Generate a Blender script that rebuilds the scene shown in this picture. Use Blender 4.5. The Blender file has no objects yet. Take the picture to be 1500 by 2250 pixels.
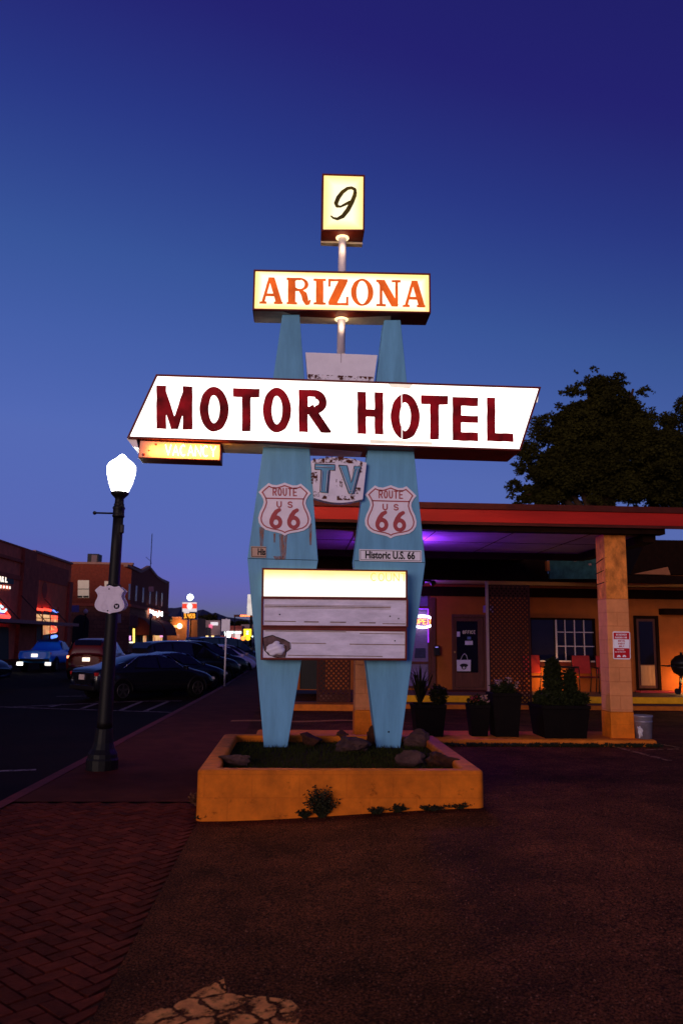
import bpy, bmesh, math, random
import numpy as np
from mathutils import noise as mnoise, Vector, Matrix, Euler
random.seed(7); RNG = np.random.default_rng(7)
SC = bpy.context.scene
COL = SC.collection
rad = math.radians

# ------------------------------------------------------------------ camera
F_PX = 1750.0; CAM_H = 1.6
YAW = rad(3.2); PITCH = math.atan(279 / 1750.0); ROLL = 0.012
CAM_R = Matrix.Rotation(-YAW, 3, 'Z') @ Matrix.Rotation(math.pi / 2 + PITCH, 3, 'X') @ Matrix.Rotation(ROLL, 3, 'Z')
cd = bpy.data.cameras.new('camera'); cam = bpy.data.objects.new('camera', cd); COL.objects.link(cam)
cam.matrix_world = Matrix.Translation((0, 0, CAM_H)) @ CAM_R.to_4x4()
cd.sensor_fit = 'VERTICAL'; cd.sensor_height = 36.0; cd.sensor_width = 24.0
cd.lens = 36.0 * F_PX / 2250.0
cd.clip_start = 0.05; cd.clip_end = 9000
cd.dof.use_dof = True; cd.dof.focus_distance = 9.4; cd.dof.aperture_fstop = 2.8
SC.camera = cam

# ------------------------------------------------------------------ world (dusk sky)
SUN_EL, SUN_AZ = 3.0, -24.0          # low, warm, behind the camera's left shoulder
w = bpy.data.worlds.new('World'); SC.world = w; w.use_nodes = True
nt = w.node_tree; nt.nodes.clear()
out = nt.nodes.new('ShaderNodeOutputWorld'); bg = nt.nodes.new('ShaderNodeBackground')
sky = nt.nodes.new('ShaderNodeTexSky'); sky.sky_type = 'NISHITA'; sky.sun_disc = False
sky.sun_elevation = rad(SUN_EL); sky.sun_rotation = rad(180 + SUN_AZ)
sky.altitude = 2000; sky.air_density = 1.0; sky.dust_density = 0.6; sky.ozone_density = 4.0
# the deep violet-blue response of the evening exposure: one tone curve per channel of the sky colour
sepc = nt.nodes.new('ShaderNodeSeparateColor'); comb = nt.nodes.new('ShaderNodeCombineColor')
nt.links.new(sky.outputs[0], sepc.inputs[0])
CURVES = ([(0, 0), (.087, .17), (.108, .22), (.143, .40), (.18, .60), (.243, .88), (.457, 1.02), (.69, 1.22), (1.2, 1.25)],
          [(0, 0), (.38, .16), (.477, .40), (.638, .90), (.80, 1.15), (1.06, 1.42), (1.58, 1.38), (1.8, 1.22)],
          [(0, 0), (1.10, 1.65), (1.35, 2.35), (1.74, 3.25), (2.10, 3.95), (2.56, 4.55), (3.0, 4.6)])
for ch, pts in enumerate(CURVES):
    mul = nt.nodes.new('ShaderNodeMath'); mul.operation = 'MULTIPLY'; mul.inputs[1].default_value = 1 / 3.0
    rampn = nt.nodes.new('ShaderNodeValToRGB'); e = rampn.color_ramp.elements
    nt.links.new(sepc.outputs[ch], mul.inputs[0]); nt.links.new(mul.outputs[0], rampn.inputs[0]); nt.links.new(rampn.outputs[0], comb.inputs[ch])
    while len(e) < len(pts): e.new(.5)
    for k, (x, y) in enumerate(pts): e[k].position = x / 3.0
    for k, (x, y) in enumerate(pts): e[k].color = (y, y, y, 1)
nt.links.new(comb.outputs[0], bg.inputs[0])
bg.inputs[1].default_value = 0.10
nt.links.new(bg.outputs[0], out.inputs[0])

# ------------------------------------------------------------------ key light: the low afterglow, wide and soft
sl = bpy.data.lights.new('sun', 'SUN'); so = bpy.data.objects.new('sun', sl); COL.objects.link(so)
sl.energy = 1.65; sl.angle = rad(25); sl.color = (1.0, 0.74, 0.64)
az = rad(SUN_AZ)
sdir = Vector((math.sin(az) * math.cos(rad(SUN_EL)), -math.cos(az) * math.cos(rad(SUN_EL)), math.sin(rad(SUN_EL))))
so.rotation_euler = (-sdir).to_track_quat('-Z', 'Y').to_euler(); so.location = sdir * 60

vs = SC.view_settings
vs.view_transform = 'Standard'; vs.look = 'None'; vs.exposure = 0.0; vs.gamma = 1.0
try: vs.use_curve_mapping = False
except Exception: pass
SC.cycles.use_denoising = True
SC.cycles.max_bounces = 6

# ------------------------------------------------------------------ pixel rays -> points at a real distance
def ray(px, py):
    return CAM_R @ Vector(((px - 750) / F_PX, (1125 - py) / F_PX, -1))
def at(px, py, Y):
    d = ray(px, py); t = Y / d.y
    return Vector((d.x * t, Y, CAM_H + d.z * t))
def atx(px, py, X):
    d = ray(px, py); t = X / d.x
    return Vector((X, d.y * t, CAM_H + d.z * t))
def gr(px, py, z=0.0):
    d = ray(px, py); t = (z - CAM_H) / d.z
    return Vector((d.x * t, d.y * t, z))

# ------------------------------------------------------------------ materials
def mat(name, col, rough=0.7, var=0.25, scale=6.0, bump=0.0, metal=0.0, emit=None, estr=0.0, coat=0.0,
        detail=6.0, dark=None, spec=0.2, bscale=None, evar=0.0, stretch=None):
    m = bpy.data.materials.new(name); m.use_nodes = True
    n = m.node_tree; b = n.nodes['Principled BSDF']; L = n.links
    b.inputs['Roughness'].default_value = rough; b.inputs['Metallic'].default_value = metal
    b.inputs['Specular IOR Level'].default_value = spec
    if coat: b.inputs['Coat Weight'].default_value = coat; b.inputs['Coat Roughness'].default_value = 0.05
    tc = n.nodes.new('ShaderNodeTexCoord'); src = tc.outputs['Object']
    if stretch:
        mp = n.nodes.new('ShaderNodeMapping'); mp.inputs['Scale'].default_value = stretch
        L.new(src, mp.inputs[0]); src = mp.outputs[0]
    nz = n.nodes.new('ShaderNodeTexNoise'); nz.inputs['Scale'].default_value = scale; nz.inputs['Detail'].default_value = detail
    nz.inputs['Roughness'].default_value = 0.65
    L.new(src, nz.inputs['Vector'])
    cr = n.nodes.new('ShaderNodeValToRGB')
    d = dark if dark else tuple(c * (1 - var) for c in col)
    hi = tuple(min(1, c * (1 + var * 0.6)) for c in col)
    cr.color_ramp.elements[0].position = 0.3; cr.color_ramp.elements[0].color = (*d, 1)
    cr.color_ramp.elements[1].position = 0.7; cr.color_ramp.elements[1].color = (*hi, 1)
    L.new(nz.outputs['Fac'], cr.inputs[0]); L.new(cr.outputs[0], b.inputs['Base Color'])
    if bump:
        bn = n.nodes.new('ShaderNodeTexNoise'); bn.inputs['Scale'].default_value = bscale or scale * 6; bn.inputs['Detail'].default_value = 5
        L.new(src, bn.inputs['Vector'])
        bp = n.nodes.new('ShaderNodeBump'); bp.inputs['Strength'].default_value = bump; bp.inputs['Distance'].default_value = 0.02
        L.new(bn.outputs['Fac'], bp.inputs['Height']); L.new(bp.outputs[0], b.inputs['Normal'])
    if emit:
        b.inputs['Emission Color'].default_value = (*emit, 1); b.inputs['Emission Strength'].default_value = estr
        if evar:
            er = n.nodes.new('ShaderNodeValToRGB')
            er.color_ramp.elements[0].position = 0.3; er.color_ramp.elements[0].color = (*[e * (1 - evar) for e in emit], 1)
            er.color_ramp.elements[1].position = 0.7; er.color_ramp.elements[1].color = (*emit, 1)
            L.new(nz.outputs['Fac'], er.inputs[0]); L.new(er.outputs[0], b.inputs['Emission Color'])
    m['bsdf'] = 1
    return m

def per_piece(m, amount=.45):
    n = m.node_tree; L = n.links; b = n.nodes['Principled BSDF']; src = b.inputs['Base Color'].links[0].from_socket
    ge = n.nodes.new('ShaderNodeNewGeometry'); mr = n.nodes.new('ShaderNodeMapRange'); mr.inputs[3].default_value = 1 - amount; mr.inputs[4].default_value = 1 + amount
    L.new(ge.outputs['Random Per Island'], mr.inputs[0])
    hs = n.nodes.new('ShaderNodeHueSaturation'); L.new(src, hs.inputs['Color']); L.new(mr.outputs[0], hs.inputs['Value']); L.new(hs.outputs[0], b.inputs['Base Color'])
def weathered_ground(m, crack=4.0, agg=75.0):
    """aggregate speckle, old patches, oil stains and a net of cracks in places"""
    n = m.node_tree; L = n.links; b = n.nodes['Principled BSDF']; col = b.inputs['Base Color'].links[0].from_socket
    tc = [x for x in n.nodes if x.type == 'TEX_COORD'][0].outputs['Object']
    def noise(sc, det=4, rgh=.6):
        t = n.nodes.new('ShaderNodeTexNoise'); t.inputs['Scale'].default_value = sc; t.inputs['Detail'].default_value = det; t.inputs['Roughness'].default_value = rgh; L.new(tc, t.inputs['Vector']); return t.outputs['Fac']
    def ramp(x, p0, v0, p1, v1):
        r = n.nodes.new('ShaderNodeMapRange'); r.inputs[1].default_value = p0; r.inputs[2].default_value = p1; r.inputs[3].default_value = v0; r.inputs[4].default_value = v1; L.new(x, r.inputs[0]); return r.outputs[0]
    def mul(a, c):
        k = n.nodes.new('ShaderNodeMath'); k.operation = 'MULTIPLY'; L.new(a, k.inputs[0])
        if hasattr(c, 'links'): L.new(c, k.inputs[1])
        else: k.inputs[1].default_value = c
        return k.outputs[0]
    speck = ramp(noise(agg, 2, .8), .40, .22, .70, 2.6); stain = ramp(noise(.55, 6, .75), .36, .5, .58, 1.1); patch = ramp(noise(3.1, 6, .75), .35, .7, .65, 1.2)
    vo = n.nodes.new('ShaderNodeTexVoronoi'); vo.feature = 'DISTANCE_TO_EDGE'; vo.inputs['Scale'].default_value = crack
    wv = n.nodes.new('ShaderNodeTexNoise'); wv.inputs['Scale'].default_value = 5; wv.inputs['Detail'].default_value = 4; L.new(tc, wv.inputs['Vector'])
    mv = n.nodes.new('ShaderNodeMix'); mv.data_type = 'RGBA'; mv.inputs[0].default_value = .10; L.new(tc, mv.inputs[6]); L.new(wv.outputs['Color'], mv.inputs[7]); L.new(mv.outputs[2], vo.inputs['Vector'])
    ck = ramp(vo.outputs['Distance'], .004, 0, .022, 1); where = ramp(noise(.7, 2), .54, 1, .64, 0)
    mx = n.nodes.new('ShaderNodeMath'); mx.operation = 'MAXIMUM'; L.new(ck, mx.inputs[0]); L.new(where, mx.inputs[1])
    ck = ramp(mx.outputs[0], 0, .45, 1, 1)
    v = mul(mul(mul(speck, stain), patch), ck)
    hs = n.nodes.new('ShaderNodeHueSaturation'); L.new(col, hs.inputs['Color']); L.new(v, hs.inputs['Value']); L.new(hs.outputs[0], b.inputs['Base Color'])
def rim_falloff(m, x0, x1, z0, z1, wdt):
    """falloff of the lamps behind a lit sheet, painted in: yellower along its rim"""
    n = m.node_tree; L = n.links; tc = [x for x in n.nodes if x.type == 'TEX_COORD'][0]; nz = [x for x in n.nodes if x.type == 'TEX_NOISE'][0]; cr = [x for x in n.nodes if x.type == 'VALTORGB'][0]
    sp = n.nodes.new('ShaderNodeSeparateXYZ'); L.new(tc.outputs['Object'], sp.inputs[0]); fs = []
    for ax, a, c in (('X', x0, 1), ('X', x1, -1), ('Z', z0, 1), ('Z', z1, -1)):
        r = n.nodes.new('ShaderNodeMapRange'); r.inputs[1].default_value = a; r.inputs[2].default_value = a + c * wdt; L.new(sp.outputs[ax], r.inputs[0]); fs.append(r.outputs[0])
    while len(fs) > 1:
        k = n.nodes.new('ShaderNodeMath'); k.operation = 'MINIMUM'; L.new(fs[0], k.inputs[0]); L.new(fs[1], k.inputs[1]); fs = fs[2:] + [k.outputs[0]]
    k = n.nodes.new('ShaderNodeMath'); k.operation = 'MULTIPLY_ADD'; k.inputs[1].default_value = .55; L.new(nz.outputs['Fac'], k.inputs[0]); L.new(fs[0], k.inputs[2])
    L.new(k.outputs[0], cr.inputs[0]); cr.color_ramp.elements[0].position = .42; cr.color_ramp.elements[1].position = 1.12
def brick_mat(name, c1, c2, mortar, scale=1.0, bw=0.4, bh=0.2, rough=0.8, bump=0.35, msize=0.012, axis='XZ', var=0.3, worn=None):
    m = mat(name, c1, rough, var, 5.0)
    n = m.node_tree; L = n.links; b = n.nodes['Principled BSDF']
    cr = [x for x in n.nodes if x.type == 'VALTORGB'][0]
    tc = [x for x in n.nodes if x.type == 'TEX_COORD'][0]
    sp = n.nodes.new('ShaderNodeSeparateXYZ'); cb = n.nodes.new('ShaderNodeCombineXYZ')
    L.new(tc.outputs['Object'], sp.inputs[0])
    if axis == 'XZ':
        ad = n.nodes.new('ShaderNodeMath'); ad.operation = 'ADD'
        L.new(sp.outputs['X'], ad.inputs[0]); L.new(sp.outputs['Y'], ad.inputs[1])
        L.new(ad.outputs[0], cb.inputs[0]); L.new(sp.outputs['Z'], cb.inputs[1])
    bt = n.nodes.new('ShaderNodeTexBrick'); bt.inputs['Scale'].default_value = scale
    bt.inputs['Brick Width'].default_value = bw; bt.inputs['Row Height'].default_value = bh
    bt.inputs['Mortar Size'].default_value = msize; bt.inputs['Mortar Smooth'].default_value = 0.4
    bt.inputs['Color1'].default_value = (1, 1, 1, 1); bt.inputs['Color2'].default_value = (*[min(1.5, y / max(x, 1e-4)) for x, y in zip(c1, c2)], 1)
    bt.inputs['Mortar'].default_value = (*[min(2.0, y / max(x, 1e-4)) for x, y in zip(c1, mortar)], 1)
    L.new(cb.outputs[0], bt.inputs['Vector'])
    mx = n.nodes.new('ShaderNodeMix'); mx.data_type = 'RGBA'; mx.blend_type = 'MULTIPLY'; mx.inputs['Factor'].default_value = 1
    L.new(cr.outputs[0], mx.inputs[6]); L.new(bt.outputs['Color'], mx.inputs[7])
    L.new(mx.outputs[2], b.inputs['Base Color'])
    bp = n.nodes.new('ShaderNodeBump'); bp.inputs['Strength'].default_value = bump; bp.inputs['Distance'].default_value = 0.015; bp.invert = True
    nz = n.nodes.new('ShaderNodeTexNoise'); nz.inputs['Scale'].default_value = 30; L.new(tc.outputs['Object'], nz.inputs['Vector'])
    ma = n.nodes.new('ShaderNodeMath'); ma.operation = 'MULTIPLY_ADD'; ma.inputs[1].default_value = 0.5
    L.new(nz.outputs['Fac'], ma.inputs[0]); L.new(bt.outputs['Fac'], ma.inputs[2])
    L.new(ma.outputs[0], bp.inputs['Height']); L.new(bp.outputs[0], b.inputs['Normal'])
    return m

def glow(name, col, s, var=0.0, scale=4.0, second=None):
    """a lit surface: lamp, tube or back-lit sheet; second = another tone mixed in by the ramp"""
    m = bpy.data.materials.new(name); m.use_nodes = True
    n = m.node_tree; b = n.nodes['Principled BSDF']; L = n.links
    b.inputs['Base Color'].default_value = (*[min(.8, c) for c in col], 1); b.inputs['Roughness'].default_value = 0.35
    b.inputs['Emission Color'].default_value = (*col, 1); b.inputs['Emission Strength'].default_value = s
    if second:
        tc = n.nodes.new('ShaderNodeTexCoord'); nz = n.nodes.new('ShaderNodeTexNoise'); nz.inputs['Scale'].default_value = scale; nz.inputs['Detail'].default_value = 4
        L.new(tc.outputs['Object'], nz.inputs['Vector'])
        cr = n.nodes.new('ShaderNodeValToRGB'); cr.color_ramp.elements[0].position = 0.35; cr.color_ramp.elements[0].color = (*second, 1)
        cr.color_ramp.elements[1].position = 0.62; cr.color_ramp.elements[1].color = (*col, 1)
        L.new(nz.outputs['Fac'], cr.inputs[0]); L.new(cr.outputs[0], b.inputs['Emission Color'])
    return m

def sheet_mat(name, col, thr=0.5, scale=8.0, stretch=(1, 1, 1), rough=0.8, soft=0.08, edge=None):
    """paint, rust or dirt with its own broken outline: opaque where the noise is high, absent elsewhere"""
    m = mat(name, col, rough, 0.4, 14)
    n = m.node_tree; L = n.links; b = n.nodes['Principled BSDF']; o = n.nodes['Material Output']
    tc = [x for x in n.nodes if x.type == 'TEX_COORD'][0]
    mp = n.nodes.new('ShaderNodeMapping'); mp.inputs['Scale'].default_value = stretch
    L.new(tc.outputs['Object'], mp.inputs[0])
    nz = n.nodes.new('ShaderNodeTexNoise'); nz.inputs['Scale'].default_value = scale; nz.inputs['Detail'].default_value = 7; nz.inputs['Roughness'].default_value = 0.7
    L.new(mp.outputs[0], nz.inputs['Vector'])
    cr = n.nodes.new('ShaderNodeValToRGB'); cr.color_ramp.elements[0].position = thr - soft; cr.color_ramp.elements[1].position = thr + soft
    L.new(nz.outputs['Fac'], cr.inputs[0]); fac = cr.outputs[0]
    if edge:      # cracks: paint missing along the cell borders
        vo = n.nodes.new('ShaderNodeTexVoronoi'); vo.feature = 'DISTANCE_TO_EDGE'; vo.inputs['Scale'].default_value = edge
        wn = n.nodes.new('ShaderNodeTexNoise'); wn.inputs['Scale'].default_value = edge * 1.2; wn.inputs['Detail'].default_value = 3
        L.new(tc.outputs['Object'], wn.inputs['Vector'])
        va = n.nodes.new('ShaderNodeMix'); va.data_type = 'RGBA'; va.inputs['Factor'].default_value = 0.12
        L.new(tc.outputs['Object'], va.inputs[6]); L.new(wn.outputs['Color'], va.inputs[7]); L.new(va.outputs[2], vo.inputs['Vector'])
        c2 = n.nodes.new('ShaderNodeValToRGB'); c2.color_ramp.elements[0].position = 0.035; c2.color_ramp.elements[1].position = 0.075
        L.new(vo.outputs['Distance'], c2.inputs[0])
        mu = n.nodes.new('ShaderNodeMath'); mu.operation = 'MULTIPLY'
        L.new(fac, mu.inputs[0]); L.new(c2.outputs[0], mu.inputs[1]); fac = mu.outputs[0]
    tr = n.nodes.new('ShaderNodeBsdfTransparent'); ms = n.nodes.new('ShaderNodeMixShader')
    L.new(fac, ms.inputs[0]); L.new(tr.outputs[0], ms.inputs[1]); L.new(b.outputs[0], ms.inputs[2]); L.new(ms.outputs[0], o.inputs[0])
    return m

# ------------------------------------------------------------------ objects
def tag(o, label=None, cat=None, group=None, kind=None):
    if label: o['label'] = label
    if cat: o['category'] = cat
    if group: o['group'] = group
    if kind: o['kind'] = kind
    return o
def thing(name, label, cat, loc=(0, 0, 0), rz=0.0, group=None):
    o = bpy.data.objects.new(name, None); COL.objects.link(o); o.location = loc; o.rotation_euler = (0, 0, rz)
    o.empty_display_size = 0.2
    return tag(o, label, cat, group)
def root_of(o):
    while o.parent: o = o.parent
    return o

class MB:
    def __init__(s): s.v = []; s.f = []; s.sm = []
    def add(s, vs, fs, smooth=False):
        o = len(s.v); s.v += [tuple(p) for p in vs]; s.f += [tuple(i + o for i in q) for q in fs]; s.sm += [smooth] * len(fs)
        return s
    def box(s, x0, x1, y0, y1, z0, z1):
        v = [(x, y, z) for z in (z0, z1) for y in (y0, y1) for x in (x0, x1)]
        return s.add(v, [(0, 2, 3, 1), (4, 5, 7, 6), (0, 1, 5, 4), (2, 6, 7, 3), (0, 4, 6, 2), (1, 3, 7, 5)])
    def obox(s, c, ax, ay, az_):
        c = Vector(c); v = [c + ax * i + ay * j + az_ * k for k in (-1, 1) for j in (-1, 1) for i in (-1, 1)]
        return s.add(v, [(0, 2, 3, 1), (4, 5, 7, 6), (0, 1, 5, 4), (2, 6, 7, 3), (0, 4, 6, 2), (1, 3, 7, 5)])
    def prism(s, pts, ext):
        """closed polygon (3D points) extruded by the vector ext"""
        n = len(pts); e = Vector(ext); a = [Vector(p) for p in pts]
        return s.add(a + [p + e for p in a], [tuple(range(n)), tuple(range(2 * n - 1, n - 1, -1))] +
                     [((i + 1) % n, i, i + n, (i + 1) % n + n) for i in range(n)])
    def ring(s, o, i, ext):
        """frame: outer and inner loops of the same count, extruded"""
        n = len(o); e = Vector(ext); o = [Vector(p) for p in o]; i = [Vector(p) for p in i]
        v = o + i + [p + e for p in o] + [p + e for p in i]; f = []
        for k in range(n):
            j = (k + 1) % n
            f += [(k, j, n + j, n + k), (2 * n + j, 2 * n + k, 3 * n + k, 3 * n + j), (j, k, 2 * n + k, 2 * n + j), (n + k, n + j, 3 * n + j, 3 * n + k)]
        return s.add(v, f)
    def tube(s, pts, r, n=8, caps=True):
        pts = [Vector(p) for p in pts]; rs = r if isinstance(r, (list, tuple)) else [r] * len(pts)
        v = []; f = []; prev = None
        for k, p in enumerate(pts):
            t = (pts[min(k + 1, len(pts) - 1)] - pts[max(k - 1, 0)])
            if t.length < 1e-9: t = Vector((0, 0, 1))
            t.normalize()
            if prev is None: a = t.orthogonal().normalized()
            else:
                a = prev - t * prev.dot(t)
                a = a.normalized() if a.length > 1e-6 else t.orthogonal().normalized()
            prev = a; b = t.cross(a)
            v += [p + (a * math.cos(2 * math.pi * i / n) + b * math.sin(2 * math.pi * i / n)) * rs[k] for i in range(n)]
        for k in range(len(pts) - 1):
            f += [(k * n + i, k * n + (i + 1) % n, (k + 1) * n + (i + 1) % n, (k + 1) * n + i) for i in range(n)]
        s.add(v, f, True)
        if caps:
            o = len(s.v) - len(v)
            s.f += [tuple(o + i for i in range(n - 1, -1, -1)), tuple(o + (len(pts) - 1) * n + i for i in range(n))]; s.sm += [False, False]
        return s
    def lathe(s, prof, c=(0, 0, 0), axis=(0, 0, 1), n=20, smooth=True, facets=None):
        """prof = [(radius, height)]"""
        ax = Vector(axis).normalized(); a = Vector((1, 0, 0)); a = (a - ax * a.dot(ax)).normalized(); b = ax.cross(a); c = Vector(c)
        v = []; f = []
        for r, h in prof:
            v += [c + ax * h + (a * math.cos(2 * math.pi * i / n) + b * math.sin(2 * math.pi * i / n)) * r for i in range(n)]
        for k in range(len(prof) - 1):
            f += [(k * n + i, k * n + (i + 1) % n, (k + 1) * n + (i + 1) % n, (k + 1) * n + i) for i in range(n)]
        f += [tuple(range(n - 1, -1, -1)), tuple((len(prof) - 1) * n + i for i in range(n))]
        return s.add(v, f, smooth)
    def build(s, name, m, parent=None, bevel=0.0, local=False, seg=2, auto=True):
        me = bpy.data.meshes.new(name); V = s.v
        if parent is not None and not local:
            l = root_of(parent).location; V = [(p[0] - l.x, p[1] - l.y, p[2] - l.z) for p in V]
        me.from_pydata(V, [], s.f); me.polygons.foreach_set('use_smooth', s.sm)
        if m is not None: me.materials.append(m)
        me.validate(); me.update()
        o = bpy.data.objects.new(name, me); COL.objects.link(o)
        if parent is not None: o.parent = parent
        if bevel:
            bm = o.modifiers.new('bevel', 'BEVEL'); bm.width = bevel; bm.segments = seg; bm.limit_method = 'ANGLE'; bm.angle_limit = rad(35)
        return o
    def solo(s, name, m, label=None, cat=None, group=None, kind=None, bevel=0.0):
        """a top-level thing of one mesh, its origin at its own base"""
        a = np.array(s.v); c = (a.min(0) + a.max(0)) / 2; c[2] = a[:, 2].min()
        s.v = [(p[0] - c[0], p[1] - c[1], p[2] - c[2]) for p in s.v]
        o = s.build(name, m, None, bevel); o.location = c
        return tag(o, label, cat, group, kind)

def copy_tree(o, parent=None):
    c = o.copy(); COL.objects.link(c)
    if parent is not None: c.parent = parent
    for ch in list(o.children): copy_tree(ch, c)
    return c

# ------------------------------------------------------------------ lettering: strokes -> distance field -> flat outline mesh
def arc(cx, cy, rx, ry, a0, a1, n=14):
    return [(cx + rx * math.cos(rad(a0 + (a1 - a0) * i / n)), cy + ry * math.sin(rad(a0 + (a1 - a0) * i / n))) for i in range(n + 1)]
G = {
 'B': [[(0, 0), (0, 1), (.55, 1)] + arc(.55, .76, .38, .24, 90, -90, 8) + [(0, .52)], [(.55, .52)] + arc(.55, .26, .45, .26, 90, -90, 8) + [(0, 0)]],
 'A': [[(0, 0), (.5, 1), (1, 0)], [(.2, .36), (.8, .36)]], 'C': [arc(.5, .5, .5, .5, 50, 310)],
 'D': [[(0, 0), (0, 1), (.45, 1)] + arc(.45, .5, .55, .5, 90, -90) + [(0, 0)]],
 'E': [[(1, 1), (0, 1), (0, 0), (1, 0)], [(0, .5), (.85, .5)]], 'F': [[(1, 1), (0, 1), (0, 0)], [(0, .5), (.8, .5)]],
 'G': [arc(.5, .5, .5, .5, 50, 350) + [(.6, .42)]], 'H': [[(0, 0), (0, 1)], [(1, 0), (1, 1)], [(0, .5), (1, .5)]],
 'I': [[(.5, 0), (.5, 1)]], 'K': [[(0, 0), (0, 1)], [(1, 1), (0, .4)], [(.3, .6), (1, 0)]], 'L': [[(0, 1), (0, 0), (1, 0)]],
 'M': [[(0, 0), (0, 1), (.5, .15), (1, 1), (1, 0)]], 'N': [[(0, 0), (0, 1), (1, 0), (1, 1)]], 'O': [arc(.5, .5, .5, .5, 0, 360, 28)],
 'P': [[(0, 0), (0, 1), (.6, 1)] + arc(.6, .74, .4, .26, 90, -90, 8) + [(0, .48)]],
 'R': [[(0, 0), (0, 1), (.6, 1)] + arc(.6, .74, .4, .26, 90, -90, 8) + [(0, .48)], [(.5, .48), (1, 0)]],
 'S': [arc(.5, .75, .45, .25, 25, 270, 12) + arc(.5, .25, .48, .25, 90, -155, 12)], 'T': [[(0, 1), (1, 1)], [(.5, 1), (.5, 0)]],
 'U': [[(0, 1), (0, .4)] + arc(.5, .4, .5, .4, 180, 360) + [(1, 1)]], 'V': [[(0, 1), (.5, 0), (1, 1)]],
 'W': [[(0, 1), (.25, 0), (.5, .8), (.75, 0), (1, 1)]], 'Y': [[(0, 1), (.5, .5), (1, 1)], [(.5, .5), (.5, 0)]], 'Z': [[(0, 1), (1, 1), (0, 0), (1, 0)]],
 '0': [arc(.5, .5, .5, .5, 0, 360, 28)], '3': [[(0, 1), (1, 1), (1, 0), (0, 0)], [(.2, .5), (1, .5)]], '4': [[(0, 1), (0, .5), (1, .5)], [(1, 1), (1, 0)]],
 '5': [[(1, 1), (0, 1), (0, .5), (1, .5), (1, 0), (0, 0)]], '9': [[(1, .5), (0, .5), (0, 1), (1, 1), (1, 0), (0, 0)]],
 '.': [[(.5, 0), (.5, .04)]], '-': [[(.2, .5), (.8, .5)]],
}
def d_seg(X, Y, a, b):
    ax, ay = a; bx, by = b; dx, dy = bx - ax, by - ay; L2 = dx * dx + dy * dy + 1e-12
    t = np.clip(((X - ax) * dx + (Y - ay) * dy) / L2, 0, 1)
    return np.hypot(X - ax - t * dx, Y - ay - t * dy)
def d_poly(X, Y, P):
    d = np.full(X.shape, 1e9); ins = np.zeros(X.shape, bool); n = len(P)
    for i in range(n):
        a, b = P[i], P[(i + 1) % n]; d = np.minimum(d, d_seg(X, Y, a, b))
        c = ((a[1] > Y) != (b[1] > Y)); den = (b[1] - a[1]) or 1e-12
        ins ^= c & (X < (b[0] - a[0]) * (Y - a[1]) / den + a[0])
    return np.where(ins, -d, d)
def d_rect(X, Y, a, b, r, ext=0.0):
    a = np.array(a, float); b = np.array(b, float); u = b - a; L = np.hypot(*u) + 1e-9; u /= L; n = np.array((-u[1], u[0]))
    a = a - u * ext; b = b + u * ext
    return d_poly(X, Y, [tuple(a + n * r), tuple(b + n * r), tuple(b - n * r), tuple(a - n * r)])
def d_ell(X, Y, cx, cy, rx, ry): return (np.sqrt(((X - cx) / rx) ** 2 + ((Y - cy) / ry) ** 2) - 1) * min(rx, ry)
def field(prims, X, Y):
    d = np.full(X.shape, 1e9)
    for p in prims:
        k = p[0]
        if k == 'line':                    # round-ended stroke
            for a, b in zip(p[1], p[1][1:]): d = np.minimum(d, d_seg(X, Y, a, b) - p[2])
        elif k == 'bar':                   # square-ended stroke
            for a, b in zip(p[1], p[1][1:]): d = np.minimum(d, d_rect(X, Y, a, b, p[2], p[3] if len(p) > 3 else 0))
        elif k == 'brush':                 # stroke whose radius changes along it
            P = p[1]
            for (x0, y0, r0), (x1, y1, r1) in zip(P, P[1:]):
                for i in range(9):
                    t = i / 8; d = np.minimum(d, np.hypot(X - x0 - t * (x1 - x0), Y - y0 - t * (y1 - y0)) - (r0 + t * (r1 - r0)))
        elif k == 'poly': d = np.minimum(d, d_poly(X, Y, p[1]))
        elif k == 'ell': d = np.minimum(d, d_ell(X, Y, *p[1:]))
        elif k == 'cut_ell': d = np.maximum(d, -d_ell(X, Y, *p[1:]))
        elif k == 'cut_poly': d = np.maximum(d, -d_poly(X, Y, p[1]))
        elif k == 'clip': x0, y0, x1, y1 = p[1:]; d = np.maximum(d, np.maximum(np.maximum(x0 - X, X - x1), np.maximum(y0 - Y, Y - y1)))
    return d
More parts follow.
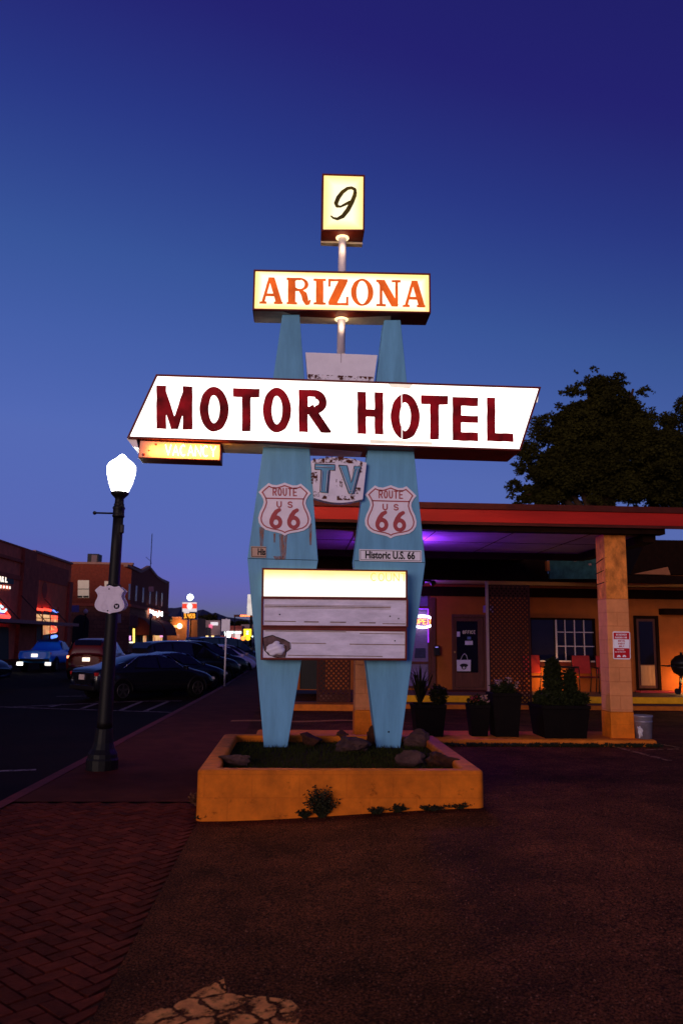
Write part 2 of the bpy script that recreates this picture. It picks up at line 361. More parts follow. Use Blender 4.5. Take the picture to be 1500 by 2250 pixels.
def outline(mb, fn, x0, y0, x1, y1, step, mp, wob=0.0):
    """march the field fn(X,Y) over a grid; mp maps (x,y) to a 3D point"""
    nx = int(math.ceil((x1 - x0) / step)) + 1; ny = int(math.ceil((y1 - y0) / step)) + 1
    xs = x0 + np.arange(nx) * step; ys = y0 + np.arange(ny) * step; X, Y = np.meshgrid(xs, ys)
    D = fn(X, Y)
    if wob: D = D + wob * (np.sin(X * .9 / step * .25 + Y * .13 / step) + np.sin(Y * .8 / step * .3 + X * .21 / step) * .8)
    ins = D < 0; idx = {}
    def V(k, p):
        if k not in idx: idx[k] = len(mb.v); mb.v.append(tuple(mp(*p)))
        return idx[k]
    def corner(i, j): return V((i, j), (xs[i], ys[j]))
    for j in range(ny - 1):
        i = 0
        while i < nx - 1:
            c = (ins[j, i], ins[j, i + 1], ins[j + 1, i + 1], ins[j + 1, i])
            if not any(c): i += 1; continue
            if all(c):
                k = i
                while k < nx - 2 and ins[j, k + 2] and ins[j + 1, k + 2]: k += 1
                mb.f.append((corner(i, j), corner(k + 1, j), corner(k + 1, j + 1), corner(i, j + 1))); mb.sm.append(False); i = k + 1; continue
            cs = [(i, j), (i + 1, j), (i + 1, j + 1), (i, j + 1)]; poly = []
            for q in range(4):
                a, b = cs[q], cs[(q + 1) % 4]
                if c[q]: poly.append(corner(*a))
                if c[q] != c[(q + 1) % 4]:
                    da, db = D[a[1], a[0]], D[b[1], b[0]]; t = da / (da - db)
                    lo, hi = (a, b) if a < b else (b, a)
                    poly.append(V((lo, hi), (xs[a[0]] + t * (xs[b[0]] - xs[a[0]]), ys[a[1]] + t * (ys[b[1]] - ys[a[1]]))))
            if len(poly) >= 3: mb.f.append(tuple(poly)); mb.sm.append(False)
            i += 1
    return mb
def word(mb, text, x0, y0, cw, ch, gap, r, mp, step=None, kind='line', wob=0.0):
    """block capitals; x to the right, y up"""
    x = x0; step = step or r * .45
    for c in text:
        if c == ' ': x += cw * .7; continue
        wd = cw * (.35 if c in 'I.' else 1.18 if c in 'MW' else 1)
        pr = []
        for st in G[c]: pr.append((kind, [(x + r + a * (wd - 2 * r), y0 + r + b * (ch - 2 * r)) for a, b in st], r))
        outline(mb, lambda X, Y: field(pr, X, Y), x - r, y0 - r, x + wd + r, y0 + ch + r, step, mp, wob); x += wd + gap
    return x
def tubes(mb, text, x0, y0, cw, ch, gap, r, mp, n=6):
    """the same capitals bent from glass tube"""
    x = x0
    for c in text:
        wd = cw * (.3 if c == 'I' else 1)
        for st in G[c]: mb.tube([mp(x + a * wd, y0 + b * ch) for a, b in st], r, n)
        x += wd + gap
    return x
def face_map(px0, py0, Y, slope=0.0):
    """letter grid in photo-scale units with its origin at (px0, py0), lying in the upright plane at distance Y"""
    return lambda x, y: at(px0 + x, py0 - y + slope * x, Y)
def type_text(mb, s, o, ex, ez, size, off=0.0, sx=1.0):
    """typeset line through Blender's built-in font"""
    cu = bpy.data.curves.new('txt', 'FONT'); cu.body = s; cu.size = size; cu.offset = off; cu.fill_mode = 'FRONT'; cu.resolution_u = 4
    ob = bpy.data.objects.new('txt', cu); COL.objects.link(ob); dg = bpy.context.evaluated_depsgraph_get()
    me = ob.evaluated_get(dg).to_mesh(); o = Vector(o)
    vs = [o + Vector(ex) * v.co.x * sx + Vector(ez) * v.co.y for v in me.vertices]; fs = [tuple(p.vertices) for p in me.polygons]
    wdt = max((v.co.x for v in me.vertices), default=0) * sx
    mb.add(vs, fs); ob.evaluated_get(dg).to_mesh_clear(); COL.objects.unlink(ob); bpy.data.objects.remove(ob); bpy.data.curves.remove(cu)
    return wdt
def point(name, loc, col, e, r=.05):
    l = bpy.data.lights.new(name, 'POINT'); l.energy = e; l.color = col; l.shadow_soft_size = r
    o = bpy.data.objects.new(name, l); COL.objects.link(o); o.location = loc
    return o
# ------------------------------------------------------------------ palette
M_blue = mat('blue_enamel', (.15, .39, .57), .42, .22, 5.0, bump=.05, bscale=60, stretch=(1.6, 1, .22))
M_maroon = mat('maroon_metal', (.17, .022, .014), .45, .35, 5)
M_under = mat('cream_metal', (.85, .68, .52), .6, .3, 4)
M_white = mat('white_enamel', (.84, .78, .83), .4, .10, 4)
M_plaque = mat('plaque_white', (.86, .78, .86), .45, .14, 5)
M_rust = sheet_mat('rust_flakes', (.10, .022, .010), .52, 16, soft=.03)
M_streak = sheet_mat('rust_streak', (.42, .12, .015), .52, 9, (6, 6, .9), soft=.22)
M_red = mat('red_paint', (.46, .045, .045), .5, .15, 6)
M_black = mat('black_paint', (.007, .004, .004), .5, .3, 8, spec=.25)
M_pole = mat('galvanised_pole', (.62, .54, .60), .45, .12, 8)
M_iron = mat('black_iron', (.004, .0022, .0022), .55, .4, 12, bump=.1, spec=.25)
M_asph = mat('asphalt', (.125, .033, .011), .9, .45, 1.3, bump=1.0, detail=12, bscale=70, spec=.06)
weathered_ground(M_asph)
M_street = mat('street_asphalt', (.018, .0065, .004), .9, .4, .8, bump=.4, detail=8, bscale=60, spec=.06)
M_brick = mat('paver', (.125, .021, .010), .9, .45, 9, bump=.4, bscale=60, spec=.06)
per_piece(M_brick, .30)
M_joint = mat('paver_joint', (.040, .009, .005), .95, .4, 9)
M_conc = mat('tinted_concrete', (.105, .022, .010), .9, .35, 2.2, bump=.3, bscale=40, spec=.06)
M_curb = mat('red_curb_paint', (.17, .016, .012), .8, .45, 6, bump=.2)
M_orange = brick_mat('orange_painted_block', (.72, .170, .007), (.70, .160, .006), (.65, .148, .006), 1, .42, .20, .75, .22, .007, var=.34)
M_kerb = mat('orange_kerb', (.62, .15, .010), .8, .3, 5, bump=.3)
M_yellow = mat('yellow_kerb', (.85, .38, .006), .7, .2, 6, bump=.2)
M_soil = mat('soil', (.030, .018, .006), .95, .5, 10, bump=.8, spec=.05)
M_grass = mat('grass_blades', (.040, .042, .007), .8, .4, 9, spec=.05)
M_rock = mat('grey_rock', (.085, .042, .036), .9, .5, 7, bump=.8, bscale=26, spec=.1)
M_rockb = mat('brown_rock', (.06, .019, .009), .95, .5, 9, bump=.9, bscale=26)
M_weed = mat('weed_leaf', (.022, .022, .008), .8, .4, 14)
M_dry = mat('dry_grass', (.16, .06, .03), .9, .4, 14)

# ------------------------------------------------------------------ ground, street, pavements
def lot_z(x, y=8):
    t = min(1, max(0, (x + .82) / 2.7)); u = min(1, max(0, (y - 12.2) / 5))
    return .115 * t * t * (3 - 2 * t) * (1 - u * u * (3 - 2 * u))
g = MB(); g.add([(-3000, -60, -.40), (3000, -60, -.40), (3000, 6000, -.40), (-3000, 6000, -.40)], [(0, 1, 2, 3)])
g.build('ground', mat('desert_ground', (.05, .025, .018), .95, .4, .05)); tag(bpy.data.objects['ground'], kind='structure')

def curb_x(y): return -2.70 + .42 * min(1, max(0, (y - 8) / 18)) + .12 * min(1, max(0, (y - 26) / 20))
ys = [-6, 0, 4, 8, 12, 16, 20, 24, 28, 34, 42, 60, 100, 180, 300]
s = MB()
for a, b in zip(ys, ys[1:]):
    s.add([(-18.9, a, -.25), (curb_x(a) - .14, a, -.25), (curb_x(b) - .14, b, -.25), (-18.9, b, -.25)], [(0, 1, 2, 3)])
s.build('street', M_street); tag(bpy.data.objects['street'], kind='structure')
k = MB()
for a, b in zip(ys, ys[1:]):
    for i in range(1):
        xa, xb = curb_x(a), curb_x(b)
        k.add([(xa - .15, a, -.32), (xa, a, -.32), (xa, a, .004), (xa - .13, a, .004), (xb - .15, b, -.32), (xb, b, -.32), (xb, b, .004), (xb - .13, b, .004)],
              [(0, 3, 7, 4), (3, 2, 6, 7)])
k.build('kerb', M_curb); tag(bpy.data.objects['kerb'], kind='structure')
YJ = 8.25
pv = MB()
for a, b in zip(ys, ys[1:]):
    a2 = max(a, YJ + .012)
    if b <= a2: continue
    pv.add([(curb_x(a2), a2, 0), (-.82, a2, 0), (-.82, b, 0), (curb_x(b), b, 0)], [(0, 1, 2, 3)])
pv.build('pavement', M_conc); tag(bpy.data.objects['pavement'], kind='structure')
bj = MB(); bj.add([(-2.78, -1, -.012), (-.82, -1, -.012), (-.82, YJ, -.012), (-2.70, YJ, -.012)], [(0, 1, 2, 3)])
bj.build('paver_bed', M_joint); tag(bpy.data.objects['paver_bed'], kind='structure')
# herringbone clay pavers, each a low bevelled block
hb = MB(); A, B = .095, .19
def paver(u, v, horiz):
    c45 = math.sqrt(.5); g_ = .005; wd, hd = (B, A) if horiz else (A, B)
    co = [(u + g_, v + g_), (u + wd - g_, v + g_), (u + wd - g_, v + hd - g_), (u + g_, v + hd - g_)]
    P = [((p - q) * c45 - 1.7, (p + q) * c45 + 4.2) for p, q in co]
    cx = sum(p[0] for p in P) / 4; cy = sum(p[1] for p in P) / 4
    if cx < curb_x(cy) + .06 or cx > -.86 or cy < 1.0 or cy > YJ - .03: return
    P = [(min(max(x, curb_x(y) + .002), -.822), min(y, YJ - .004)) for x, y in P]
    z = random.uniform(-.004, .001); tl = [random.uniform(-.002, .002) for _ in range(4)]
    top = [((x - cx) * .965 + cx, (y - cy) * .965 + cy, z + tl[i]) for i, (x, y) in enumerate(P)]
    bot = [(x, y, z - .012) for x, y in P]
    hb.add(top + bot, [(0, 1, 2, 3), (4, 5, 1, 0), (5, 6, 2, 1), (6, 7, 3, 2), (7, 4, 0, 3)])
for i in range(-70, 70):
    for j in range(-70, 70):
        if (i - j) % 4 == 0: paver(i * A, j * A, True)
        elif (i - j) % 4 == 3: paver(i * A, j * A, False)
hb.build('brick_pavement', M_brick); tag(bpy.data.objects['brick_pavement'], kind='structure')

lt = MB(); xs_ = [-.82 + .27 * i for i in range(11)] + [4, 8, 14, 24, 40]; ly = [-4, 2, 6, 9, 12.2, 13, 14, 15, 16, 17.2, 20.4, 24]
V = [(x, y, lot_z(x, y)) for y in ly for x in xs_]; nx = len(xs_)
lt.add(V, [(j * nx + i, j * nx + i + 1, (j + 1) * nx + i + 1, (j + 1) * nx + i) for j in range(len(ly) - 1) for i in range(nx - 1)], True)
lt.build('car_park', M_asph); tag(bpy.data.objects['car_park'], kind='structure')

# worn paint on the ground
M_oldpaint = sheet_mat('worn_pale_paint', (.95, .30, .07), .45, 9, soft=.07, edge=7.5, rough=.9)
M_line = sheet_mat('street_line_paint', (.26, .17, .16), .40, 14, soft=.08)
M_lotline = sheet_mat('car_park_line_paint', (.42, .17, .06), .46, 10, soft=.1)
def on_lot(px, py, dz=.004):
    p = gr(px, py, .06)
    for _ in range(6): p = gr(px, py, lot_z(p.x))
    p.z = lot_z(p.x) + dz; return p
pp = [(270, 2262), (330, 2226), (402, 2200), (440, 2176), (492, 2152), (498, 2184), (540, 2188), (588, 2192), (640, 2200), (664, 2222), (650, 2262), (560, 2300), (380, 2310)]
m_ = MB(); m_.add([on_lot(*p) for p in pp], [tuple(range(len(pp)))]); m_.build('pavement_marking', M_oldpaint); tag(bpy.data.objects['pavement_marking'], kind='structure')
m_ = MB()
for a, b, wd in [((1345, 1640), (1470, 1672), .08), ((1415, 1648), (1500, 1646), .07), ((1435, 1633), (1490, 1643), .07)]:
    p, q = on_lot(*a), on_lot(*b); n = Vector((-(q - p).y, (q - p).x, 0)).normalized() * wd / 2
    m_.add([p + n, q + n, q - n, p - n], [(0, 1, 2, 3)])
m_.build('parking_line', M_lotline); tag(bpy.data.objects['parking_line'], kind='structure')
m_ = MB()
for a, b in [((30, 1553), (300, 1541)), ((115, 1557), (375, 1565)), ((0, 1553), (120, 1557)), ((110, 1553), (140, 1547)), ((180, 1557), (215, 1545)), ((262, 1562), (312, 1541)), ((318, 1563), (370, 1541)), ((210, 1541), (400, 1540)), ((125, 1530), (220, 1529)), ((0, 1694), (80, 1691))]:
    p, q = gr(*a, -.246), gr(*b, -.246); n = Vector((-(q - p).y, (q - p).x, 0)).normalized() * .06
    m_.add([p + n, q + n, q - n, p - n], [(0, 1, 2, 3)])
m_.build('street_marking', M_line); tag(bpy.data.objects['street_marking'], kind='structure')
# loose grit on the car park
gb = MB(); PIN = lambda x, y: x < 1.8 and 7.35 < y < 10.2
for _ in range(5200):
    y = 2.6 + 8.5 * random.random() ** 1.6; x = random.uniform(-.75, .5 * y + .6); r = random.uniform(.0025, .0065)
    if PIN(x, y): continue
    z = lot_z(x); a = random.uniform(0, 3)
    c, s_ = math.cos(a) * r, math.sin(a) * r
    gb.add([(x + c, y + s_, z), (x - s_, y + c, z), (x - c, y - s_, z), (x + s_, y - c, z), (x, y, z + r * .9)], [(0, 1, 4), (1, 2, 4), (2, 3, 4), (3, 0, 4)])
gb.build('gravel', mat('grit', (.24, .085, .045), .85, .7, 30)); tag(bpy.data.objects['gravel'], kind='stuff')

# ------------------------------------------------------------------ planter under the sign
PX0, PX1, PY0, PY1, PZ = -.84, 1.735, 7.40, 10.12, .437
def rrect(x0, x1, y0, y1, r, n=6):
    o = []
    for cx, cy, a in ((x1 - r, y0 + r, -90), (x1 - r, y1 - r, 0), (x0 + r, y1 - r, 90), (x0 + r, y0 + r, 180)):
        o += [(cx + r * math.cos(rad(a + 90 * i / n)), cy + r * math.sin(rad(a + 90 * i / n))) for i in range(n + 1)]
    return o
planter = thing('brick_planter', 'low orange painted block planter around the feet of the motel sign', 'planter', (.45, 8.7, 0))
pb = MB(); oo = rrect(PX0, PX1, PY0, PY1, .07); ii = rrect(PX0 + .17, PX1 - .17, PY0 + .15, PY1 - .15, .05)
pb.ring([(x, y, -.05) for x, y in oo], [(x, y, -.05) for x, y in ii], (0, 0, PZ + .05))
pb.build('planter_wall', M_orange, planter, .032, seg=4)
sb = MB(); sb.add([(x, y, .36) for x, y in rrect(PX0 + .15, PX1 - .15, PY0 + .13, PY1 - .13, .05)], [tuple(range(28))]); sb.build('soil', M_soil, planter)
M_dirt = sheet_mat('wall_dirt', (.20, .042, .005), .72, 6, (1, 1, 1.4), soft=.12, rough=.95)
M_bare = sheet_mat('bare_block', (.24, .07, .02), .71, 9, soft=.02, rough=.95)
db = MB(); db.add([(PX0 + .05, PY0 - .003, -.02), (PX1 - .08, PY0 - .003, -.02), (PX1 - .08, PY0 - .003, .34), (PX0 + .05, PY0 - .003, .34)], [(0, 1, 2, 3)]); db.build('dirt_stain', M_dirt, planter)
db = MB(); db.add([(PX0 + .06, PY0 - .006, .0), (PX1 - .09, PY0 - .006, .0), (PX1 - .09, PY0 - .006, .39), (PX0 + .06, PY0 - .006, .39)], [(0, 1, 2, 3)]); db.build('peeled_paint', M_bare, planter)
gm = MB()
for _ in range(9000):
    x = random.uniform(PX0 + .2, PX1 - .2); y = random.uniform(PY0 + .18, PY1 - .2); h = random.uniform(.015, .05); a = random.uniform(0, 6.28); d = random.uniform(0, .03)
    gm.add([(x - .004 * math.cos(a), y - .004 * math.sin(a), .36), (x + .004 * math.cos(a), y + .004 * math.sin(a), .36), (x + d * math.sin(a * 3), y + d * math.cos(a * 3), .36 + h)], [(0, 1, 2)])
gm.build('grass', M_grass); tag(bpy.data.objects['grass'], kind='stuff')

def rock(name, label, c, size, m, seed, sharp=.35, rz=0.0, group='rocks in the sign planter'):
    bm = bmesh.new(); bmesh.ops.create_icosphere(bm, subdivisions=4, radius=1)
    r = np.random.default_rng(seed); pl = [Vector(r.normal(size=3)).normalized() for _ in range(9)]; ds = r.uniform(.45, .85, 9)
    ph = r.uniform(0, 6, 6)
    for v in bm.verts:
        n = v.co.copy()
        for p, d in zip(pl, ds):
            e = n.dot(p) - d
            if e > 0: n -= p * e * .85
        n *= 1 + sharp * .18 * (math.sin(5 * n.x + ph[0]) + math.sin(6 * n.y + ph[1]) + math.sin(9 * n.z + 4 * n.x + ph[2]))
        n *= 1 + .10 * mnoise.noise(n * 3.1 + Vector((seed, 0, 0))) + .06 * mnoise.noise(n * 8 + Vector((0, seed, 0)))
        v.co = Vector((n.x * size[0], n.y * size[1], n.z * size[2]))
    me = bpy.data.meshes.new(name); bm.to_mesh(me); bm.free(); me.materials.append(m)
    o = bpy.data.objects.new(name, me); COL.objects.link(o); o.location = c; o.rotation_euler = (0, 0, rz)
    return tag(o, label, 'rock', group)
def soil_at(px, py): return gr(px, py, .36)
def put_rock(px, py, wpx, hpx, label, m, seed, rz=0, deep=.8, sharp=.35):
    p = soil_at(px, py); sc = p.y / F_PX; rock('rock', label, (p.x, p.y, .36 + hpx * sc * .42), (wpx * sc * .52, wpx * sc * .52 * deep, hpx * sc * .58), m, seed, sharp, rz)
put_rock(516, 1684, 92, 26, 'long flat grey rock lying in the front left corner of the planter', M_rock, 3, -.15, .45)
put_rock(898, 1686, 66, 36, 'pale grey angular rock in the front right corner of the planter', M_rock, 5, .2)
put_rock(966, 1686, 70, 38, 'rough brown rock in the planter corner right of the pale grey one', M_rockb, 8, .1, .9, .6)
put_rock(684, 1640, 52, 30, 'low dark rock behind the lawn just right of the left pylon foot', M_rockb, 11)
put_rock(772, 1651, 74, 40, 'large grey rock midway between the two pylon feet', M_rock, 14, .1)
put_rock(822, 1638, 36, 42, 'dark upright rock touching the inner side of the right pylon foot', M_rockb, 17)
put_rock(918, 1640, 62, 34, 'dark grey boulder just right of the right pylon foot', M_rock, 21, .3)
put_rock(750, 1630, 30, 26, 'small dark rock half hidden behind the large grey middle rock', M_rockb, 24)

def sprigs(mb, c, h, rr, n, leaf, seed, up=.6):
    r = np.random.default_rng(seed); c = Vector(c)
    for _ in range(n):
        a = r.uniform(0, 6.28); t = r.uniform(.2, 1); L = h * r.uniform(.6, 1.05)
        tip = c + Vector((math.cos(a) * rr * t, math.sin(a) * rr * t, L * (up + (1 - up) * (1 - t))))
        base = c + Vector((math.cos(a), math.sin(a), 0)) * rr * .12
        mb.tube([base, (base + tip) / 2 + Vector((0, 0, L * .12)), tip], [.004, .003, .0015], 4, False)
        for q in range(10):
            s0 = base.lerp(tip, .25 + .75 * q / 9) + Vector((0, 0, L * .05)); d = Vector(r.normal(size=3)); d.z = abs(d.z) * .6; d.normalize()
            e = d.orthogonal().normalized() * leaf * .3
            mb.add([s0, s0 + d * leaf * .5 + e, s0 + d * leaf, s0 + d * leaf * .5 - e], [(0, 1, 2, 3)])
def weed(px, py, h, rr, n, label, seed, z=None, m=None, leaf=.03, dy=-.05):
    p = on_lot(px, py, 0) if z is None else gr(px, py, z)
    b = MB(); sprigs(b, p + Vector((0, 0, -.005)), h, rr, n, leaf, seed); b.solo('weed', m or M_weed, label, 'weed', 'weeds along the foot of the planter')
weed(707, 1796, .30, .17, 70, 'tallest dark weed growing at the middle of the planter front', 1)
weed(670, 1798, .09, .09, 22, 'low sprig of weed just left of the tallest planter weed', 2)
weed(825, 1789, .06, .10, 22, 'low weed right of the tallest one at the planter foot', 3)
weed(872, 1784, .07, .10, 22, 'second low weed along the planter front, under the right pylon', 4)
weed(945, 1781, .05, .13, 26, 'creeping weed near the right end of the planter front', 5)
weed(1005, 1776, .065, .15, 30, 'spreading weed close to the rounded right planter corner', 6)
weed(450, 1802, .06, .10, 24, 'flat weed at the front left corner of the planter', 7)
weed(432, 1770, .16, .08, 22, 'tuft of dry grass along the left side of the planter', 8, 0, M_dry, .035)

# ------------------------------------------------------------------ the motel sign
YP, YM, YA, YN, YR = 9.50, 9.28, 9.40, 9.43, 9.20
sign = thing('motel_sign', 'tall vintage motel sign with lit boxes on two tapered pale blue pylons', 'sign', (.45, 9.65, .36))
def poly_at(pts, Y): return [at(x, y, Y) for x, y in pts]
LP = [(580.5, 1641), (630.5, 1641), (698.5, 1231), (658, 691), (620, 691), (543.7, 1227)]
RP = [(828.3, 1638), (878, 1639), (934, 1236), (879.5, 703), (843.6, 703), (777.5, 1232)]
for P, px_seam in ((LP, 0), (RP, 1)):
    b = MB(); Q = poly_at(P, YP); Q[0].z = Q[1].z = .33
    b.prism(Q, (0, .30, 0)); py = b.build('pylon', M_blue, sign, .006)
    # welded seam at the widest point
    a, c = Q[5], Q[2]; sm_ = MB(); sm_.tube([a + Vector((.006, -.002, 0)), c + Vector((-.006, -.002, 0))], .0035, 5); sm_.build('seam', M_black, py)
    if px_seam == 0:
        st = MB()
        for (x, y0, wd, L) in [(575, 1158, 9, 42), (622, 1174, 15, 56), (682, 1150, 6, 48), (603, 1172, 4, 20), (612, 1222, 20, 8)]:
            st = MB(); st.add(poly_at([(x - wd * .6, y0), (x + wd * .6, y0), (x + wd * .35, y0 + L), (x - wd * .35, y0 + L)], YP - .003), [(0, 1, 2, 3)]); st.build('rust_stain', M_streak, py)
    else:
        bt = MB(); c0 = at(853.5, 1608, YP); bt.lathe([(.011, 0), (.011, .005), (.006, .008)], c0, (0, -1, 0), 10); bt.build('bolt', M_black, py)
# steel infill between the pylons, central pole
b = MB(); b.prism(poly_at([(671, 774), (829, 780), (821, 838), (676, 833)], YP + .05), (0, .16, 0)); inf = b.build('infill_panel', M_white, sign, .004)
b = MB(); b.add(poly_at([(676, 822), (821, 828), (820, 837), (677, 832)], YP + .047), [(0, 1, 2, 3)]); b.build('rust_edge', M_rust, inf)
pc = at(750.0, 690, YA + .2)
b = MB(); z0 = at(748, 800, YA + .2).z; z1 = at(752, 512, YA + .2).z
b.tube([(pc.x, pc.y, z0), (pc.x, pc.y, z1 + .05)], .051, 16); pole = b.build('pole', M_pole, sign)
M_collar = glow('lit_collar', (1, .78, .42), 1.5)

def cabinet(name, outer, Y, depth, face_in, m_face, parent, under=True, bev=.006):
    """a sign box: maroon metal case, recessed frame lip and a back-lit face"""
    O = poly_at(outer, Y); n = len(O); c = sum(O, Vector()) / n
    cab = MB()
    back = [p + Vector((0, depth, 0)) for p in O]
    I = []
    for i in range(n):
        p, a, d = O[i], O[i - 1], O[(i + 1) % n]
        u = (a - p).normalized(); v = (d - p).normalized(); k = face_in / max(.2, math.sqrt(max(1e-6, 1 - u.dot(v) ** 2)))
        I.append(p + (u + v) * k)
    cab.ring(O, I, (0, .03, 0))
    cab.prism([p + Vector((0, .031, 0)) for p in O], (0, depth - .031, 0))
    o = cab.build(name, M_maroon, parent, bev)
    f = MB(); f.prism([p + Vector((0, .014, 0)) for p in I], (0, .012, 0)); fo = f.build('lit_face', m_face, o)
    f = MB(); f.prism([p + Vector((0, depth + .002, 0)) for p in I], (0, .012, 0)); f.build('lit_face', m_face, o)
    return o, fo, I
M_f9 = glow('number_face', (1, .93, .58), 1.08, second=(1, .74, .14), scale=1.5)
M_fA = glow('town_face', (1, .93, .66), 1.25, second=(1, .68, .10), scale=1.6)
M_fM = glow('hotel_face', (1, .93, .86), 2.2, second=(1, .90, .78), scale=.9)
M_ink9 = mat('number_ink', (.02, .014, .004), .4, .3, 8, emit=(.10, .055, .0), estr=.9, evar=1.0)
M_inkA = mat('town_ink', (.55, .05, .01), .5, .3, 5, emit=(.95, .16, .01), estr=.8, evar=.55)
M_inkM = mat('hotel_ink', (.10, .003, .004), .6, .3, 3.2, spec=.1, emit=(.34, .004, .010), estr=.62, evar=.92, detail=3)
# number box
def face_falloff(m, q, Y, wdt):
    P = [p - Vector((.45, 9.65, .36)) for p in poly_at(q, Y)]; rim_falloff(m, min(p.x for p in P), max(p.x for p in P), min(p.z for p in P), max(p.z for p in P), wdt)
face_falloff(M_f9, [(711, 385), (798, 387), (797, 502), (710, 502)], YN, .19)  # lamp falloff towards the edges, put into the glow colour of both faces
face_falloff(M_fA, [(563, 597), (941, 605), (941, 682), (561, 676)], YA, .13)
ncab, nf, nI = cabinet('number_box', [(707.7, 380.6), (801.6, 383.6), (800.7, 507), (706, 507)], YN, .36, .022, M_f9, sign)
b = MB(); zb = at(753, 507, YN).z
b.lathe([(.085, -.012), (.085, .0), (.06, .006)], (pc.x, pc.y, zb - .004), (0, 0, 1), 16); b.build('collar', M_collar, ncab)
b = MB(); q = at(753, 507, YN); x0, x1 = at(706, 507, YN).x, at(800.7, 507, YN).x
b.box(x0 + .004, x1 - .004, YN + .27, YN + .356, zb - .03, zb - .002); b.build('bottom_strip', M_under, ncab)
b = MB(); mp = face_map(0, 0, YN + .008)
nine = [(781, 424, 3), (779, 416, 3.4), (772, 412.5, 3.2), (763, 414, 3.6), (752, 422, 4.2), (743, 434, 4.8), (738, 446, 4.6), (740, 453, 3.2), (748, 454, 2.2), (758, 449, 3), (768, 444, 3.4)]
nine2 = [(780, 418, 3.2), (779, 429, 4.4), (773, 444, 4.8), (764, 461, 5.0), (753, 475, 4.6), (741, 481, 3.2), (732, 479, 2.2), (727.5, 475, 1.8)]
outline(b, lambda X, Y: field([('brush', [(x, -y, r) for x, y, r in nine]), ('brush', [(x, -y, r) for x, y, r in nine2])], X, Y), 720, -492, 792, -404, .8, mp)
b.build('numeral', M_ink9, ncab)
# town box
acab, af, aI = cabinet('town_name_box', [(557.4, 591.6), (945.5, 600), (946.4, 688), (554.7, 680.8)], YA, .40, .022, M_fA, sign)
zb = at(750, 684, YA).z
b = MB(); b.lathe([(.085, -.012), (.085, .0), (.06, .006)], (pc.x, pc.y, zb - .02), (0, 0, 1), 16); b.build('collar', M_collar, acab)
b = MB()   # pale repainted part of the underside
def und(px, y, z=-.006):
    t = ray(px, 690); k = (YA) / t.y; X = t.x * k; return (X, y, at(px, 684.5 + (px - 750) * .0195, YA).z + z)
b.add([und(557, YA + .02), und(622, YA + .02), und(652, YA + .17), und(745, YA + .20), und(860, YA + .09), und(866, YA + .395), und(557, YA + .395)], [tuple(range(7))])
b.build('underside_paint', M_under, acab)
def serif_letters():
    T, t, s = 8.2, 3.1, 2.6     # half widths: thick, thin, serif
    A_ = lambda w, h: [('bar', [(w * .46, h), (w * .13, 0)], t), ('bar', [(w * .50, h + 2), (w * .86, 0)], T * .8), ('bar', [(w * .24, h * .34), (w * .74, h * .34)], t),
                       ('bar', [(0, s), (w * .30, s)], s), ('bar', [(w * .62, s), (w, s)], s), ('clip', 0, 0, w, h)]
    R_ = lambda w, h: [('ell', w * .56, h * .76, w * .36, h * .24), ('cut_ell', w * .54, h * .76, w * .22, h * .175), ('cut_poly', [(0, 0), (w * .3, 0), (w * .3, h), (0, h)]),
                       ('bar', [(w * .21, h), (w * .21, 0)], T), ('bar', [(0, h - s), (w * .58, h - s)], s), ('bar', [(w * .2, h * .50 + s), (w * .56, h * .50 + s)], s),
                       ('bar', [(0, s), (w * .44, s)], s), ('brush', [(w * .60, h * .5, 4), (w * .73, h * .38, 6.5), (w * .78, h * .2, 6.5), (w * .84, h * .06, 4.5), (w * .93, h * .04, 2.6), (w * .97, h * .15, 2.2)])]
    I_ = lambda w, h: [('bar', [(w * .5, h), (w * .5, 0)], T), ('bar', [(0, s), (w, s)], s), ('bar', [(0, h - s), (w, h - s)], s)]
    Z_ = lambda w, h: [('bar', [(w * .78, h), (w * .16, 0)], T * 1.15), ('bar', [(w * .04, h - s), (w * .96, h - s)], s), ('bar', [(w * .02, s), (w * .98, s)], s),
                       ('bar', [(w * .06, h), (w * .06, h * .70)], s), ('bar', [(w * .94, 0), (w * .94, h * .33)], s), ('clip', 0, 0, w, h)]
    O_ = lambda w, h: [('ell', w * .5, h * .5, w * .5, h * .51), ('cut_ell', w * .5, h * .5, w * .5 - 12, h * .51 - 4.5)]
    N_ = lambda w, h: [('bar', [(w * .20, h), (w * .20, 0)], t), ('bar', [(w * .84, h), (w * .84, 0)], t), ('bar', [(w * .18, h), (w * .80, 0)], T * .95),
                       ('bar', [(0, s), (w * .40, s)], s), ('bar', [(0, h - s), (w * .26, h - s)], s), ('bar', [(w * .64, h - s), (w, h - s)], s), ('clip', 0, 0, w, h)]
    return dict(A=A_, R=R_, I=I_, Z=Z_, O=O_, N=N_)
SL = serif_letters(); b = MB()
for ch, u0, u1, v0, v1 in [('A', 163, 330, 812, 1002), ('R', 358, 528, 815, 1006), ('I', 550, 638, 822, 1008), ('Z', 655, 800, 824, 1012), ('O', 818, 978, 824, 1014), ('N', 998, 1172, 830, 1020), ('A', 1188, 1350, 836, 1026)]:
    x0, x1, yb, yt = 520 + u0 / 3.261, 520 + u1 / 3.261, 360 + v1 / 3.261, 360 + v0 / 3.261; wd, ht = x1 - x0, yb - yt; pr = SL[ch](wd, ht)
    outline(b, lambda X, Y: field(pr, X, Y), -2, -2, wd + 2, ht + 3, .8, face_map(x0, yb, YA + .008, .018), .12)
b.build('lettering', M_inkA, acab)
for zz_ in (at(750, 684, YA).z, at(753, 507, YN).z): point('collar_light', (pc.x, YA + .08, zz_ - .16), (1, .72, .42), 1.1, .03)
